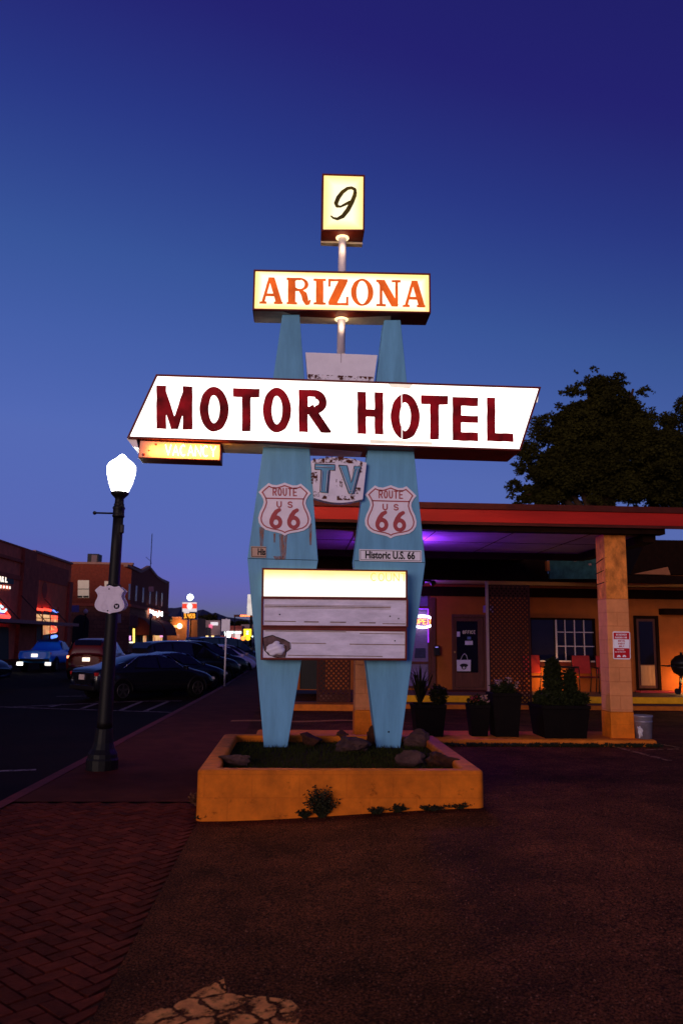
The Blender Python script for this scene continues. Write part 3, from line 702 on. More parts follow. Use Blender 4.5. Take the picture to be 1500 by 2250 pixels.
# motor hotel box
mcab, mf, mI = cabinet('hotel_name_box', [(343, 821.6), (1188.5, 849.6), (1143.5, 990.5), (278.5, 962.5)], YM, .62, .024, M_fM, sign)
b = MB()
def mund(px, y):
    zz = at(px, 967 + (px - 430) * .0325, YM).z; return (at(px, 975, YM).x, y, zz - .006)
b.add([mund(486, YM + .1), mund(575, YM + .06), mund(800, YM + .30), mund(800, YM + .6), mund(486, YM + .6)], [(0, 1, 2, 3, 4)]); b.build('underside_paint', M_under, mcab)
M_faded = mat('faded_patch', (.6, .52, .46), .5, .3, 9, emit=(.86, .72, .56), estr=.95, evar=.25)
M_bolted = mat('hotel_patch', (.7, .66, .6), .5, .1, 5, emit=(.85, .78, .72), estr=1.0)
def heavy(c, w, h, r):
    B = lambda *p, rr=r: ('bar', list(p), rr, rr)
    clip = ('clip', 0, 0, w, h)
    if c == 'M': return [B((r, h), (r, 0)), B((w - r, h), (w - r, 0)), B((r * .9, h), (w * .5, h * .02), rr=r * .72), B((w - r * .9, h), (w * .5, h * .02), rr=r * .72), clip]
    if c == 'O': return [('ell', w / 2, h / 2, w / 2, h / 2), ('cut_ell', w / 2, h / 2, w / 2 - 2 * r, h / 2 - 2 * r * .95)]
    if c == 'T': return [B((0, h - r), (w, h - r)), B((w / 2, h), (w / 2, 0)), clip]
    if c == 'H': return [B((r, h), (r, 0)), B((w - r, h), (w - r, 0)), B((0, h * .50), (w, h * .50), rr=r * .85), clip]
    if c == 'E': return [B((r, h), (r, 0)), B((0, h - r), (w, h - r)), B((0, r), (w, r)), B((0, h * .5), (w * .95, h * .5), rr=r * .8), clip]
    if c == 'L': return [B((r, h), (r, 0)), B((0, r), (w, r)), clip]
    if c == 'R': return [('ell', w * .50, h * .72, w * .36, h * .28), ('poly', [(r, h * .44), (w * .5, h * .44), (w * .5, h), (r, h)]), ('cut_ell', w * .50, h * .715, w * .36 - 1.75 * r, h * .28 - 1.9 * r),
                         ('cut_poly', [(2 * r, h * .60), (w * .5, h * .60), (w * .5, h * .835), (2 * r, h * .835)]),
                         B((r, h), (r, 0)), B((w * .40, h * .5), (w - r, 0), rr=r * 1.05), clip]
b = MB()
for ch, u0, u1, v0, v1, r in [('M', 131, 255, 106, 255, 10.8), ('O', 279, 379, 109, 263, 10), ('T', 394, 485, 115, 262, 9.6), ('O', 496, 593, 112, 266, 9.8), ('R', 619, 731, 120, 266, 10),
                              ('H', 820, 909, 127, 272, 9.6), ('O', 934, 1034, 133, 290, 10), ('T', 1038, 1131, 139, 290, 9.8), ('E', 1146, 1234, 145, 295, 9.6), ('L', 1264, 1355, 147, 297, 9.2)]:
    k = 1.5625; x0, x1, yb, yt = 260 + u0 / k, 260 + u1 / k, 780 + v1 / k, 780 + v0 / k; wd, ht = x1 - x0, yb - yt; pr = heavy(ch, wd, ht, r)
    if ch == 'H': b.build('lettering', M_inkM, mcab); b = MB()
    outline(b, lambda X, Y: field(pr, X, Y), -2, -2, wd + 3, ht + 3, 1.15, face_map(x0, yb - .015 * wd, YM + .008, .03), .22)
b.build('lettering', M_inkM, mcab)
b = MB(); b.add(poly_at([(880.5, 861), (883, 861), (884, 974), (881.5, 974)], YM + .0065), [(0, 1, 2, 3)]); b.build('face_joint', M_bolted, mcab)
for q_ in ([(812, 966), (948, 971), (950, 978), (812, 974)], [(852, 842), (906, 844), (900, 854), (858, 851)], [(1176, 872), (1182, 868), (1180, 884), (1174, 884)]):
    b = MB(); b.add(poly_at(q_, YM + .0062), [(0, 1, 2, 3)]); b.build('face_patch', M_faded, mcab)
b = MB(); b.prism(poly_at([(279, 964), (300, 966), (304, 983), (292, 981)], YM + .05), (0, .4, 0)); b.build('end_cap', M_white, mcab)
# the light the hotel box throws on the forecourt and on the canopy behind it
def panel_light(name, c, sx_, sz_, toward, col, e):
    l = bpy.data.lights.new(name, 'AREA'); l.shape = 'RECTANGLE'; l.size = sx_; l.size_y = sz_; l.energy = e; l.color = col
    o = bpy.data.objects.new(name, l); COL.objects.link(o); o.location = c; o.rotation_euler = (-math.pi / 2 if toward < 0 else math.pi / 2, 0, 0)
mc_ = (mI[0] + mI[2]) / 2
panel_light('hotel_box_light', (mc_.x, YM - .03, mc_.z), 4.0, .7, -1, (1, .66, .42), 62)
panel_light('hotel_box_light', (mc_.x, YM + .68, mc_.z), 4.0, .7, 1, (1, .66, .42), 34)
# vacancy neon box
M_vac = mat('vacancy_enamel', (.85, .40, .28), .4, .2, 5)
vac = MB(); vq = [(307.9, 967), (485, 975), (484, 1012.5), (303.5, 1006)]; vac.prism(poly_at(vq, YM + .04), (0, .30, 0)); vo = vac.build('vacancy_box', M_maroon, sign, .006)
b = MB(); b.prism(poly_at([(309, 969), (483, 977), (482, 1010.5), (305, 1004)], YM + .035), (0, .004, 0)); vf = b.build('vacancy_face', M_vac, vo)
b = MB(); tubes(b, 'VACANCY', 0, 0, 12.2, 23, 4.2, .0065, face_map(364, 1000, YM + .012, .033)); b.build('neon_tube', glow('vacancy_neon', (1, .60, .14), 20), vo)
vc_ = at(408, 990, YM - .03); panel_light('vacancy_neon_light', tuple(vc_), .86, .10, 1, (1, .40, .06), 6.0)
b = MB()
for x, y, r in [(343, 977, 2.6), (316, 999, 3.2), (328, 990, 1.8)]: b = MB(); b.lathe([(r * .0053, 0), (r * .0053, .004)], at(x, y, YM + .034), (0, -1, 0), 10); b.build('wire_hole', M_red, vo)
# tv plaque
tvo = []
top = [(683, 1012)] + [(683 + 122 * i / 10, 1012 - 10 * math.sin(math.pi * i / 10) + 4.5 * i / 10) for i in range(1, 10)] + [(805.5, 1016.5)]
bot = [(797, 1097)] + [(797 - 108 * i / 10, 1097 + 9.5 * math.sin(math.pi * i / 10) - 3 * i / 10) for i in range(1, 10)] + [(689, 1094)]
TV = top + bot
b = MB(); b.prism(poly_at(TV, YP - .10), (0, .14, 0)); tv = b.build('tv_plaque', M_plaque, sign, .006)
b = MB()
for (x, y, wd, h) in [(700, 1012, 26, 10), (735, 1010, 40, 14), (768, 1012, 30, 12), (788, 1026, 16, 26), (690, 1050, 14, 26), (745, 1062, 14, 18), (760, 1094, 40, 10), (695, 1085, 12, 12), (786, 1078, 12, 14), (715, 1092, 16, 8)]:
    b = MB(); b.add(poly_at([(x - wd / 2, y - h / 2), (x + wd / 2, y - h / 2), (x + wd / 2, y + h / 2), (x - wd / 2, y + h / 2)], YP - .104), [(0, 1, 2, 3)]); b.build('rust_patch', M_rust, tv)

Tp = [(692, 1019), (735.5, 1021), (735, 1033), (724, 1032.5), (719.5, 1083), (703, 1081), (705.5, 1032), (691.5, 1031)]
Vp = [(744, 1022), (762, 1023), (771, 1060), (778, 1024), (792.5, 1025), (777, 1085), (766, 1084)]
b = MB()
for P in (Tp, Vp): b = MB(); b.prism(poly_at(P, YP - .114), (0, .012, 0)); b.build('letter', M_blue, tv)
M_glass_tube = mat('unlit_neon_tube', (.70, .66, .70), .2, .1, 5); M_rim = mat('letter_rim', (.07, .02, .02), .6, .4, 10)
b = MB()
for P in (Tp, Vp): b = MB(); b.tube(poly_at(P + [P[0]], YP - .116), .0055, 5); b.build('letter_rim', M_rim, tv)
b = MB()
for P in ([(694, 1025), (731, 1027)], [(708, 1034), (705, 1078), (716, 1079.5), (720, 1034)], [(748, 1027), (768, 1079), (772, 1078)], [(771, 1058), (778, 1031), (787, 1029), (773, 1082), (768, 1088)]):
    b.tube(poly_at(P, YP - .135), .0045, 6)
b.build('neon_tube', M_glass_tube, tv)

# route shields and street plates screwed to the pylons
SH = [(0, 0), (.07, .025), (.15, .05), (.235, .045), (.305, .012), (.36, .06), (.43, .12), (.495, .19), (.45, .24), (.405, .32), (.395, .38), (.42, .46), (.47, .56), (.50, .67), (.49, .76), (.44, .84), (.36, .895), (.25, .925), (.13, .945), (.06, .965), (0, 1.0)]
SHP = SH + [(-x, y) for x, y in SH[-2:0:-1]]
M_shield = mat('shield_white', (.88, .78, .84), .4, .10, 5)
M_shred = mat('shield_red', (.42, .07, .075), .5, .2, 6)
def shield_poly(cx, top, wd, ht, slope): return [(cx + x * wd, top + y * ht + slope * x * wd) for x, y in SHP]
def shield(label, cx, top, wd, ht, slope):
    P = shield_poly(cx, top, wd, ht, slope); c = at(cx, top + ht, YP)
    t = thing('route_shield', label, 'sign', (c.x, YP - .01, c.z), group='route shields on the sign pylons')
    b = MB(); b.prism(poly_at(P, YP - .016), (0, .012, 0)); b.build('shield_plate', M_shield, t)
    b = MB(); mp = face_map(0, 0, YP - .0195); q = [(x, -y) for x, y in P]
    outline(b, lambda X, Y: np.abs(d_poly(X, Y, q) + 6.0) - 1.25, cx - wd * .55, -top - ht - 4, cx + wd * .55, -top + 4, 1.0, mp)
    fx = face_map(cx, top + ht * .30, YP - .0195, slope)
    outline(b, lambda X, Y: field([('bar', [(-wd * .37, 0), (wd * .37, 0)], 1.3)], X, Y), -wd * .4, -3, wd * .4, 3, 1.0, fx)
    word(b, 'ROUTE', -26.5, 5.5, 9.2, 18, 1.9, 1.3, fx, .6); word(b, 'US', -18, -20.5, 11.5, 14.5, 12.5, 1.35, fx, .6)
    for s_ in (-1, 1):
        x0 = s_ * 19.5 - 14 + (0)
        pr = [('ell', x0 + 14, -52, 14.2, 15), ('cut_ell', x0 + 14, -52.5, 5.6, 6.2), ('brush', [(x0 + 5, -48, 5.0), (x0 + 9, -38, 5.0), (x0 + 15, -29, 4.6), (x0 + 21.5, -25, 4.0)])]
        outline(b, lambda X, Y: field(pr, X, Y), x0 - 4, -70, x0 + 32, -18, .8, fx)
    b.build('shield_lettering', M_shred, t)
shield('white and red route 66 shield on the left pylon above rust streaks', 625.5, 1060.5, 116, 116.5, .02)
shield('white and red route 66 shield on the right pylon above the full street plate', 858, 1066, 113.5, 117, .025)
M_tan = mat('plate_tan', (.55, .36, .26), .5, .15, 6)
t = thing('street_name_plate', 'cut-off tan plate on the left pylon showing only three letters', 'sign', at(568, 1225, YP - .01), group='street name plates on the pylons')
b = MB(); b.prism(poly_at([(551.5, 1200), (584.5, 1201), (584.5, 1225.5), (551.5, 1224.5)], YP - .012), (0, .008, 0)); b.build('plate', M_tan, t)
b = MB(); mp = face_map(0, 0, YP - .0155)
outline(b, lambda X, Y: np.abs(d_poly(X, Y, [(553.5, -1202), (590, -1203), (590, -1223.5), (553.5, -1222.5)])) - .55, 550, -1226, 584, -1198, .55, mp)
o_ = at(565.5, 1219, YP - .0155); u_ = (at(566.5, 1219.02, YP - .0155) - o_)
type_text(b, 'His', o_, u_ * .66, Vector((0, 0, u_.length)), 20, .75); b.build('plate_lettering', M_black, t)
t = thing('street_name_plate', 'white plate reading Historic U.S. 66 on the right pylon', 'sign', at(857, 1233, YP - .01), group='street name plates on the pylons')
b = MB(); b.prism(poly_at([(789, 1206.5), (926, 1209.5), (926, 1235), (789, 1232)], YP - .012), (0, .008, 0)); b.build('plate', M_white, t)
b = MB(); outline(b, lambda X, Y: np.abs(d_poly(X, Y, [(791.5, -1209), (923.5, -1212), (923.5, -1232.5), (791.5, -1229.5)])) - .5, 788, -1236, 928, -1205, .6, mp)
o_ = at(801.5, 1226.3, YP - .0155); u_ = (at(802.5, 1226.32, YP - .0155) - o_)
wtxt = MB(); w0 = type_text(wtxt, 'Historic U.S. 66', o_, u_, Vector((0, 0, u_.length)), 22.5, .75); type_text(b, 'Historic U.S. 66', o_, u_, Vector((0, 0, u_.length)), 22.5, .75, 110.0 / w0)
b.build('plate_lettering', M_black, t)

# reader board
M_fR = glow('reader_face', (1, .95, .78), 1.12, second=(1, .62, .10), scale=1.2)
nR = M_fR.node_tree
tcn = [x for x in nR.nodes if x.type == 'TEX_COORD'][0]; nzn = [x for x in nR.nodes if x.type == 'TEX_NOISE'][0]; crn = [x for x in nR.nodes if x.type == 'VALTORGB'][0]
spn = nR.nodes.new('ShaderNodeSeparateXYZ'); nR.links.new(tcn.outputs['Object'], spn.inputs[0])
zt_ = at(735, 1253, YR).z - .36; zb_ = at(735, 1311, YR).z - .36          # lamp falloff painted in: face yellower towards its upper edge
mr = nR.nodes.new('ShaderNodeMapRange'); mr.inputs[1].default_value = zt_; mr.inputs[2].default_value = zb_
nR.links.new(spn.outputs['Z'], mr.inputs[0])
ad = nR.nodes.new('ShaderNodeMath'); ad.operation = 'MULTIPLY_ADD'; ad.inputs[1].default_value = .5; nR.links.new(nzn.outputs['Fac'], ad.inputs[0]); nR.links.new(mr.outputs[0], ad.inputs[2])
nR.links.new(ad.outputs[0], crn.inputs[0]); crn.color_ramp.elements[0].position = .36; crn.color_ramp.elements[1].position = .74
M_read = mat('reader_white', (.80, .72, .83), .25, .22, 4, stretch=(1, 1, 3)); M_track = mat('letter_track', (.30, .20, .16), .5, .5, 12, stretch=(1, 1, .2))
rb = MB(); R3 = [(575, 1249), (895.6, 1254.6), (894.7, 1452), (572, 1450.5)]
rows = [((579.5, 1251.5), (891, 1256), (891, 1312.5), (579, 1310)), ((578, 1315.5), (892.5, 1319), (892, 1375.5), (577.5, 1373.5)), ((577.5, 1384), (890, 1387.5), (889.5, 1446.5), (576.5, 1445))]
rb.prism([p + Vector((0, .05, 0)) for p in poly_at(R3, YR)], (0, .20, 0))
board = rb.build('reader_board', M_maroon, sign, .005)
for i, r4 in enumerate(rows):
    O = poly_at([(r4[0][0] - 4, r4[0][1] - 4), (r4[1][0] + 4, r4[1][1] - 3), (r4[2][0] + 4, r4[2][1] + 3), (r4[3][0] - 4, r4[3][1] + 3)], YR); I = poly_at(r4, YR)
    fr = MB(); fr.ring(O, I, (0, .049, 0)); fr.build('reader_frame', M_maroon, board, .003)
    pn = MB(); pn.prism([p + Vector((0, .022, 0)) for p in I], (0, .01, 0)); pn.build('lit_panel' if i == 0 else 'blank_panel', M_fR if i == 0 else M_read, board)
    if i == 0: pn = MB(); pn.prism([p + Vector((0, .252, 0)) for p in I], (0, .01, 0)); pn.build('lit_panel', M_fR, board)
b = MB()
for y, x0, x1, th in [(1333.5, 581, 858, 2.2), (1366.5, 581, 650, 2), (1367, 668, 700, 2.6), (1367, 725, 760, 2.4), (1367.5, 790, 825, 2.4), (1369, 840, 890, 1.8), (1388, 583, 760, 1.5), (1391, 790, 886, 1.6), (1414, 640, 716, 1.8), (1415, 768, 890, 2.0), (1441, 632, 840, 1.8), (1330.5, 581, 858, .8), (1336.8, 581, 858, .8)]:
    x = lambda v: y + (v - 735) * .012
    b.prism(poly_at([(x0, x(x0) - th / 2), (x1, x(x1) - th / 2), (x1, x(x1) + th / 2), (x0, x(x0) + th / 2)], YR + .016), (0, .005, 0))
b.build('letter_track', M_track, board)
b = MB()
for x, y in [(614.5, 1350), (856.5, 1354), (867, 1408), (875, 1359)]: b = MB(); b.lathe([(.008, 0), (.008, .004)], at(x, y, YR + .020), (0, -1, 0), 10); b.build('screw', M_black, board)
# broken corner of the lowest panel: torn sheet around a hole with the crumpled backing inside
hole = [(578, 1402), (585, 1399), (598, 1397), (612, 1400), (625, 1406), (636, 1413), (637, 1425), (628, 1434), (626, 1444), (604, 1443), (590, 1440), (580, 1428)]
b = MB(); b.add(poly_at(hole, YR + .0205), [tuple(range(len(hole)))]); ho = b.build('broken_corner', mat('crumpled_backing', (.16, .09, .09), .8, .6, 9, bump=.9, bscale=9), board)
b = MB(); rr = random.Random(3); P = poly_at([(x + rr.uniform(-1.5, 1.5), y + rr.uniform(-1.5, 1.5)) for x, y in hole], YR + .016); b.tube(P + [P[0]], .0045, 5); b.tube(poly_at([(606, 1411), (618, 1415), (628, 1420), (627, 1434)], YR + .014), .004, 5); b.build('torn_edge', M_black, ho)
# the torn sheet bulges out of the hole
bm_ = bmesh.new(); bmesh.ops.create_icosphere(bm_, subdivisions=4, radius=1); c_ = at(607, 1424, YR + .035); k_ = YR / F_PX
for v in bm_.verts:
    x, y, z = v.co; d = 1 + .10 * math.sin(5 * x + 2 * z) + .07 * math.sin(9 * z - 4 * x + 1)
    if z > .45 + .25 * x: d *= .86
    v.co = (x * 21 * k_ * d, y * .045 * d, z * 17.5 * k_ * d)
me_ = bpy.data.meshes.new('torn_flap'); bm_.to_mesh(me_); bm_.free(); me_.polygons.foreach_set('use_smooth', [True] * len(me_.polygons)); me_.materials.append(M_read)
fl = bpy.data.objects.new('torn_flap', me_); COL.objects.link(fl); fl.parent = ho; fl.location = c_ - Vector(sign.location)
# faded slab lettering on the lit panel
b = MB(); word(b, 'COUNT', 0, 0, 13.5, 19, 3.0, 1.0, face_map(814, 1277, YR + .019, .014), .6)
b.build('faded_lettering', mat('faded_ink', (.9, .5, .1), .5, .1, 6, emit=(1, .62, .14), estr=.95), board)
# ------------------------------------------------------------------ near street lamp
lamp = None
def lamp_post():
    A0 = gr(224, 1690, 0); top = at(269.5, 998, A0.y); ax = (top - A0); H = ax.length; ax.normalize()
    def hh(py):      # height along the axis for a photo row
        f_ = (1690 - py) / (1690 - 998.0); p = at(224 + 45.5 * f_, py, A0.y); return (p - A0).dot(ax)
    t = thing('street_lamp', 'black ornamental lamp post with a glowing white acorn globe, shield signs on its shaft', 'street lamp', A0)
    k = A0.y / F_PX
    def prof(L): return [(r * k, hh(y)) for y, r in L]
    b = MB(); b.lathe(prof([(1692, 33), (1668, 33), (1664, 31), (1655, 30), (1645, 24), (1632, 20.5), (1612, 18.5), (1600, 17.5)]), A0, ax, 16, False); b.build('base', M_iron, t, .006)
    b = MB(); b.lathe(prof([(1600, 16), (1585, 15.5), (1400, 13), (1200, 11.6), (1136, 11)]), A0, ax, 24); b.build('shaft', M_iron, t)
    b = MB(); b.lathe(prof([(1137, 12), (1134, 13.5), (1131, 12.2), (1120, 12.2), (1117, 13.8), (1113, 12), (1111, 10.5), (1109, 11.5), (1106, 9.8), (1096, 9.4), (1091, 14), (1086, 19), (1082, 19.5), (1081, 17)]), A0, ax, 24); b.build('collar', M_iron, t)
    b = MB(); b.lathe(prof([(1081.5, 16), (1078, 19), (1062, 25), (1045, 29.5), (1032, 31), (1025, 30.5), (1019, 27), (1014, 21), (1011, 16.5), (1007, 11.5), (1003, 8), (1000, 4.5), (998, 1)]), A0, ax, 48)
    b.build('globe', glow('lamp_globe', (1, .95, .86), 12), t)
    b = MB(); b.tube([at(252, 1128, A0.y), at(211, 1127, A0.y)], .012, 8); b.lathe([(.001, -.026), (.018, -.018), (.026, 0), (.018, .018), (.001, .026)], at(208.5, 1127, A0.y), (0, 0, 1), 12); b.build('banner_arm', M_iron, t)
    b = MB(); c = at(268, 1162, A0.y - .02); b.box(c.x - .02, c.x + .025, c.y - .03, c.y + .03, c.z - .055, c.z + .055); b.build('outlet_box', M_black, t, .008)
    b = MB(); b.lathe([(.09, 0), (.09, .10)], A0 + ax * hh(1316), ax, 20); b.lathe([(.088, 0), (.088, .03)], A0 + ax * hh(1290), ax, 20); b.build('sign_band', M_iron, t)
    return t, A0
lamp, LA = lamp_post()
M_cast = mat('cast_white', (.70, .62, .72), .5, .08, 8)
for front in (True, False):
    Y = LA.y - .13 if front else LA.y + .16
    P = shield_poly(241 if front else 250.5, 1286 if front else 1288.5, 66 if front else 60, 63.5 if front else 58, .02)
    c = at(241, 1340, Y)
    t = thing('lamp_shield_sign', 'white embossed shield sign on the lamp post with a dark round sticker' if front else 'white shield sign on the rear of the lamp post, mostly hidden by the front one', 'sign', c, group='shield signs on the lamp post')
    b = MB(); b.prism(poly_at(P, Y), (0, .03, 0)); sp_ = b.build('shield_plate', M_cast, t, .006)
    if front:
        b = MB(); q = [(x, -y) for x, y in P]; mp = face_map(0, 0, Y - .003)
        outline(b, lambda X, Y_: np.abs(d_poly(X, Y_, q) + 3.4) - .5, 205, -1352, 277, -1284, .7, mp)
        fx = face_map(240, 1305, Y - .003, .02); word(b, 'ROUTE', -16, 3.5, 5.6, 8, 1.1, .55, fx, .4); outline(b, lambda X, Y_: field([('bar', [(-25, 0), (25, 0)], .6)], X, Y_), -26, -2, 26, 2, .5, fx)
        word(b, 'US', -12, -12, 7, 8.5, 8, .6, fx, .4)
        for s_ in (-1, 1):
            x0 = s_ * 11 - 7; pr = [('ell', x0 + 7, -29, 7.5, 8), ('cut_ell', x0 + 7, -29, 3.4, 3.8), ('brush', [(x0 + 2, -27, 2.2), (x0 + 5, -21, 2.2), (x0 + 10, -15, 1.8)])]
            outline(b, lambda X, Y_: field(pr, X, Y_), x0 - 2, -38, x0 + 17, -12, .5, fx)
        b.build('embossing', mat('emboss_white', (.64, .56, .66), .5, .05, 8), t)
        b = MB(); c = at(256.5, 1332, Y - .004); b.lathe([(.034, 0), (.034, .002)], c, (0, -1, 0), 18); so_ = b.build('sticker', M_black, t)
        b = MB(); word(b, 'W', -3.4, -3.2, 5.6, 6.4, 0, .65, face_map(256.5, 1332, Y - .0075), .35); b.build('sticker_letter', M_cast, so_)
        b = MB()
        for x, y in [(240.3, 1294), (237, 1342)]: b = MB(); b.lathe([(.009, 0), (.009, .004)], at(x, y, Y - .001), (0, -1, 0), 8); b.build('screw', M_black, t)

# ------------------------------------------------------------------ motel: canopy, office wing, island
M_fascia = mat('red_fascia', (.36, .009, .003), .6, .2, 3, stretch=(.3, 1, 2))
M_fasdark = mat('dark_red_trim', (.07, .008, .004), .8, .3, 5)
M_dark = mat('dark_timber', (.012, .004, .002), .9, .4, 6, spec=.05)
M_soffit = mat('soffit', (.50, .40, .36), .7, .25, 1.6, bump=.1)
M_wall = mat('tan_stucco', (.32, .080, .012), .85, .2, 2.5, bump=.3, bscale=60)
M_col = brick_mat('tan_painted_block', (.66, .24, .085), (.64, .225, .08), (.57, .19, .065), 1, .40, .205, .8, .35, .009, var=.18)
M_osb = mat('chip_board', (.66, .20, .035), .8, .55, 9, bump=.3, detail=3, stretch=(1, 1, .6))
M_slab = mat('porch_concrete', (.13, .055, .04), .9, .3, 3, bump=.2)
M_latt = mat('brown_lattice', (.06, .014, .006), .8, .3, 9)
M_glassd = mat('dark_glass', (.006, .005, .010), .15, .1, 3, spec=.18)
M_wfrm = mat('pale_window_frame', (.50, .42, .44), .5, .15, 6)
M_door = mat('brown_door', (.10, .030, .018), .55, .3, 4, stretch=(4, 4, .5))

canopy = thing('motel_canopy', 'flat red-edged drive-through canopy on tan block columns beside the sign', 'canopy', (4.5, 14, .2))
YF = 11.55; ZT, ZB = 3.78, 3.47; XE = at(1456, 1178, 11.7).x
tl = at(690, 1106, YF); bl = at(690, 1138, YF); XL, XR = -.35, 7.6
ZT, ZB = at(1000, 1108, YF).z, at(1000, 1146, YF).z
b = MB(); b.box(XL, XR, YF, YF + .05, ZB, ZT - .07); b.build('fascia', M_fascia, canopy, .004)
b = MB(); b.box(XL - .03, XR + .03, YF - .03, YF + .06, ZT - .068, ZT + .02); b.box(XL - .01, XR + .01, YF - .012, YF + .03, ZB - .045, ZB - .002); b.build('fascia_trim', M_fasdark, canopy)
b = MB(); b.box(XL + .02, XE - .05, YF + .062, 19.55, ZT - .06, ZT - .01); b.build('roof_deck', M_dark, canopy)
ZS = at(930, 1168, 11.85).z + .02
b = MB(); b.box(XL, XE, YF + .08, YF + .28, ZS - .02, ZT - .1); b.box(XL, XE - .1, 14.7, 14.84, ZS - .12, ZS + .1); b.box(XE - .25, XE - .05, YF + .30, 14.68, ZS - .12, ZS + .08); b.box(XL, XL + .14, YF + .3, 14.6, ZS - .10, ZS + .1); b.build('beam', M_dark, canopy)
b = MB(); b.box(XL + .15, XE - .26, YF + .285, 14.69, ZS, ZS + .03); b.build('soffit', M_soffit, canopy)
b = MB()
for x in (.9, 2.1, 3.3, 4.5): b.box(x, x + .012, YF + .29, 14.68, ZS - .004, ZS - .0005)
b.box(XL + .2, XE - .3, 13.2, 13.212, ZS - .005, ZS - .0005); b.build('soffit_joint', M_dark, canopy)
# island under the canopy
IZ = .205
isl = MB(); isl.box(-.55, at(1440, 1620, 11.7).x, 11.64, 12.75, -.1, IZ); 
io = isl.build('canopy_island', M_kerb, None, .04); tag(io, kind='structure')
def column(pxl, pxr, y_base, plain):
    Y = 11.86; xl, xr = at(pxl, y_base, Y).x, at(pxr, y_base, Y).x; wd = xr - xl; d = .36
    c = MB(); c.box(xl, xr, Y, Y + d, .58, 2.25 if plain else ZS - .002); co = c.build('column', M_col, canopy, .012)
    c = MB(); c.box(xl - .006, xr + .006, Y - .006, Y + d + .006, IZ - .02, .578); c.build('column_base', M_orange, co, .012)
    if plain:
        c = MB(); c.box(xl + .004, xr - .004, Y + .004, Y + d - .004, 2.252, ZS - .002); ob = c.build('chipboard_wrap', M_osb, co)
        c = MB()
        for z, a in ((2.5, .02), (2.68, .03), (2.86, .05)): c.tube([(xl + .0, Y + .4, z - a), (xl + .001, Y + .1, z), (xl + .02, Y + .001, z + a * .3)], .007, 5)
        c.build('board_crack', M_dark, ob)
    return xl, xr, Y
column(779, 829, 1612, False)
cxl, cxr, cY = column(1343, 1393, 1618, True)
# reserved parking sign on the right column
M_sred = mat('sign_red', (.50, .008, .012), .4, .1, 6)
t = thing('parking_sign', 'small red and white reserved parking sign on the right canopy column', 'sign', at(1364, 1448, cY - .01))
q = [(1345, 1389), (1347.5, 1387.3), (1380, 1387.8), (1383, 1390), (1384.5, 1446), (1382, 1449), (1348.5, 1448.3), (1346.3, 1446)]
b = MB(); b.prism(poly_at(q, cY - .014), (0, .006, 0)); b.build('sign_plate', M_white, t)
b = MB(); b.prism(poly_at([(1346.8, 1390), (1381.3, 1390), (1382.8, 1446.5), (1348.2, 1446)], cY - .017), (0, .002, 0)); b.build('red_field', M_sred, t)
b = MB(); b.prism(poly_at([(1347.6, 1404.5), (1380.8, 1405), (1381.2, 1424.5), (1348, 1424)], cY - .020), (0, .002, 0)); b.build('white_field', M_white, t)
b = MB()
for txt, x, y, cw, ch in [('RESERVED', 1352.5, 1396.5, 2.2, 4), ('PARKING FOR', 1350, 1402.8, 1.9, 4)]: word(b, txt, 0, 0, cw, ch, .75, .42, face_map(x, y, cY - .0185), .3)
for txt, x, y, cw, ch in [('VIOLATORS', 1355, 1428.6, 1.3, 2.2), ('WILL BE TOWED AWAY', 1350, 1433.6, .95, 2.4)]: word(b, txt, 0, 0, cw, ch, .5, .3, face_map(x, y, cY - .0185), .25)
for x in (1354.5, 1366.5): 
    mp = face_map(x, 1442, cY - .0185, .02); outline(b, lambda X, Y: field([('bar', [(0, 0), (8, 0)], 1.1), ('bar', [(1.5, 1.8), (6.5, 1.8)], .9), ('ell', 1.8, -1.3, 1, 1), ('ell', 6.4, -1.3, 1, 1)], X, Y), -1, -3, 9, 4, .4, mp)
b.build('sign_lettering', M_white, t)
b = MB()
for i, txt in enumerate(('MOTEL', 'GUEST', 'ONLY')): word(b, txt, 0, 0, 2.4, 4.2, .7, .5, face_map(1357 + (i == 2) * 1.5, 1410.3 + i * 6, cY - .0215), .3)
b.build('centre_lettering', M_sred, t)

# ---- office wing
motel = thing('motel_building', 'long single-storey tan motel wing with dark eaves, office door and barred window', 'motel', (5, 22, .3))
YW = 22.0; WZ = 3.05; WT = 3.14; PF = .25
def hole_wall(x0, x1, z0, z1, holes, y0, y1, mb):
    xs = sorted({x0, x1, *[h[0] for h in holes], *[h[1] for h in holes]}); 
    for a, c in zip(xs, xs[1:]):
        hs = sorted([(h[2], h[3]) for h in holes if h[0] <= a + 1e-6 and h[1] >= c - 1e-6]); z = z0
        for l, u in hs:
            if l > z + 1e-6: mb.box(a, c, y0, y1, z, l)
            z = u
        if z1 > z + 1e-6: mb.box(a, c, y0, y1, z, z1)
def X_(px, y=1430, Y=YW): return at(px, y, Y).x
def Z_(py, px=1200, Y=YW): return at(px, py, Y).z
D1 = (X_(992), X_(1068), PF, Z_(1350, 1030)); WN = (X_(1163), X_(1308), Z_(1451, 1235), Z_(1358, 1235)); D2 = (X_(1393), X_(1448), PF, Z_(1353, 1420)); OW = (X_(860), X_(945), Z_(1512, 900), Z_(1290, 900)); LD = (X_(660), X_(716), PF, Z_(1330, 690))
mw = MB(); hole_wall(X_(648), 13, PF - .02, WT, [D1, WN, D2, OW, LD], YW, YW + .2, mw); mw.build('wall', M_wall, motel)
b = MB(); b.box(X_(648), 13, YW + 3.5, YW + 3.7, PF, WZ); b.box(X_(648), X_(648) + .2, YW + .2, YW + 3.5, PF, WZ); b.build('rear_wall', M_dark, motel)
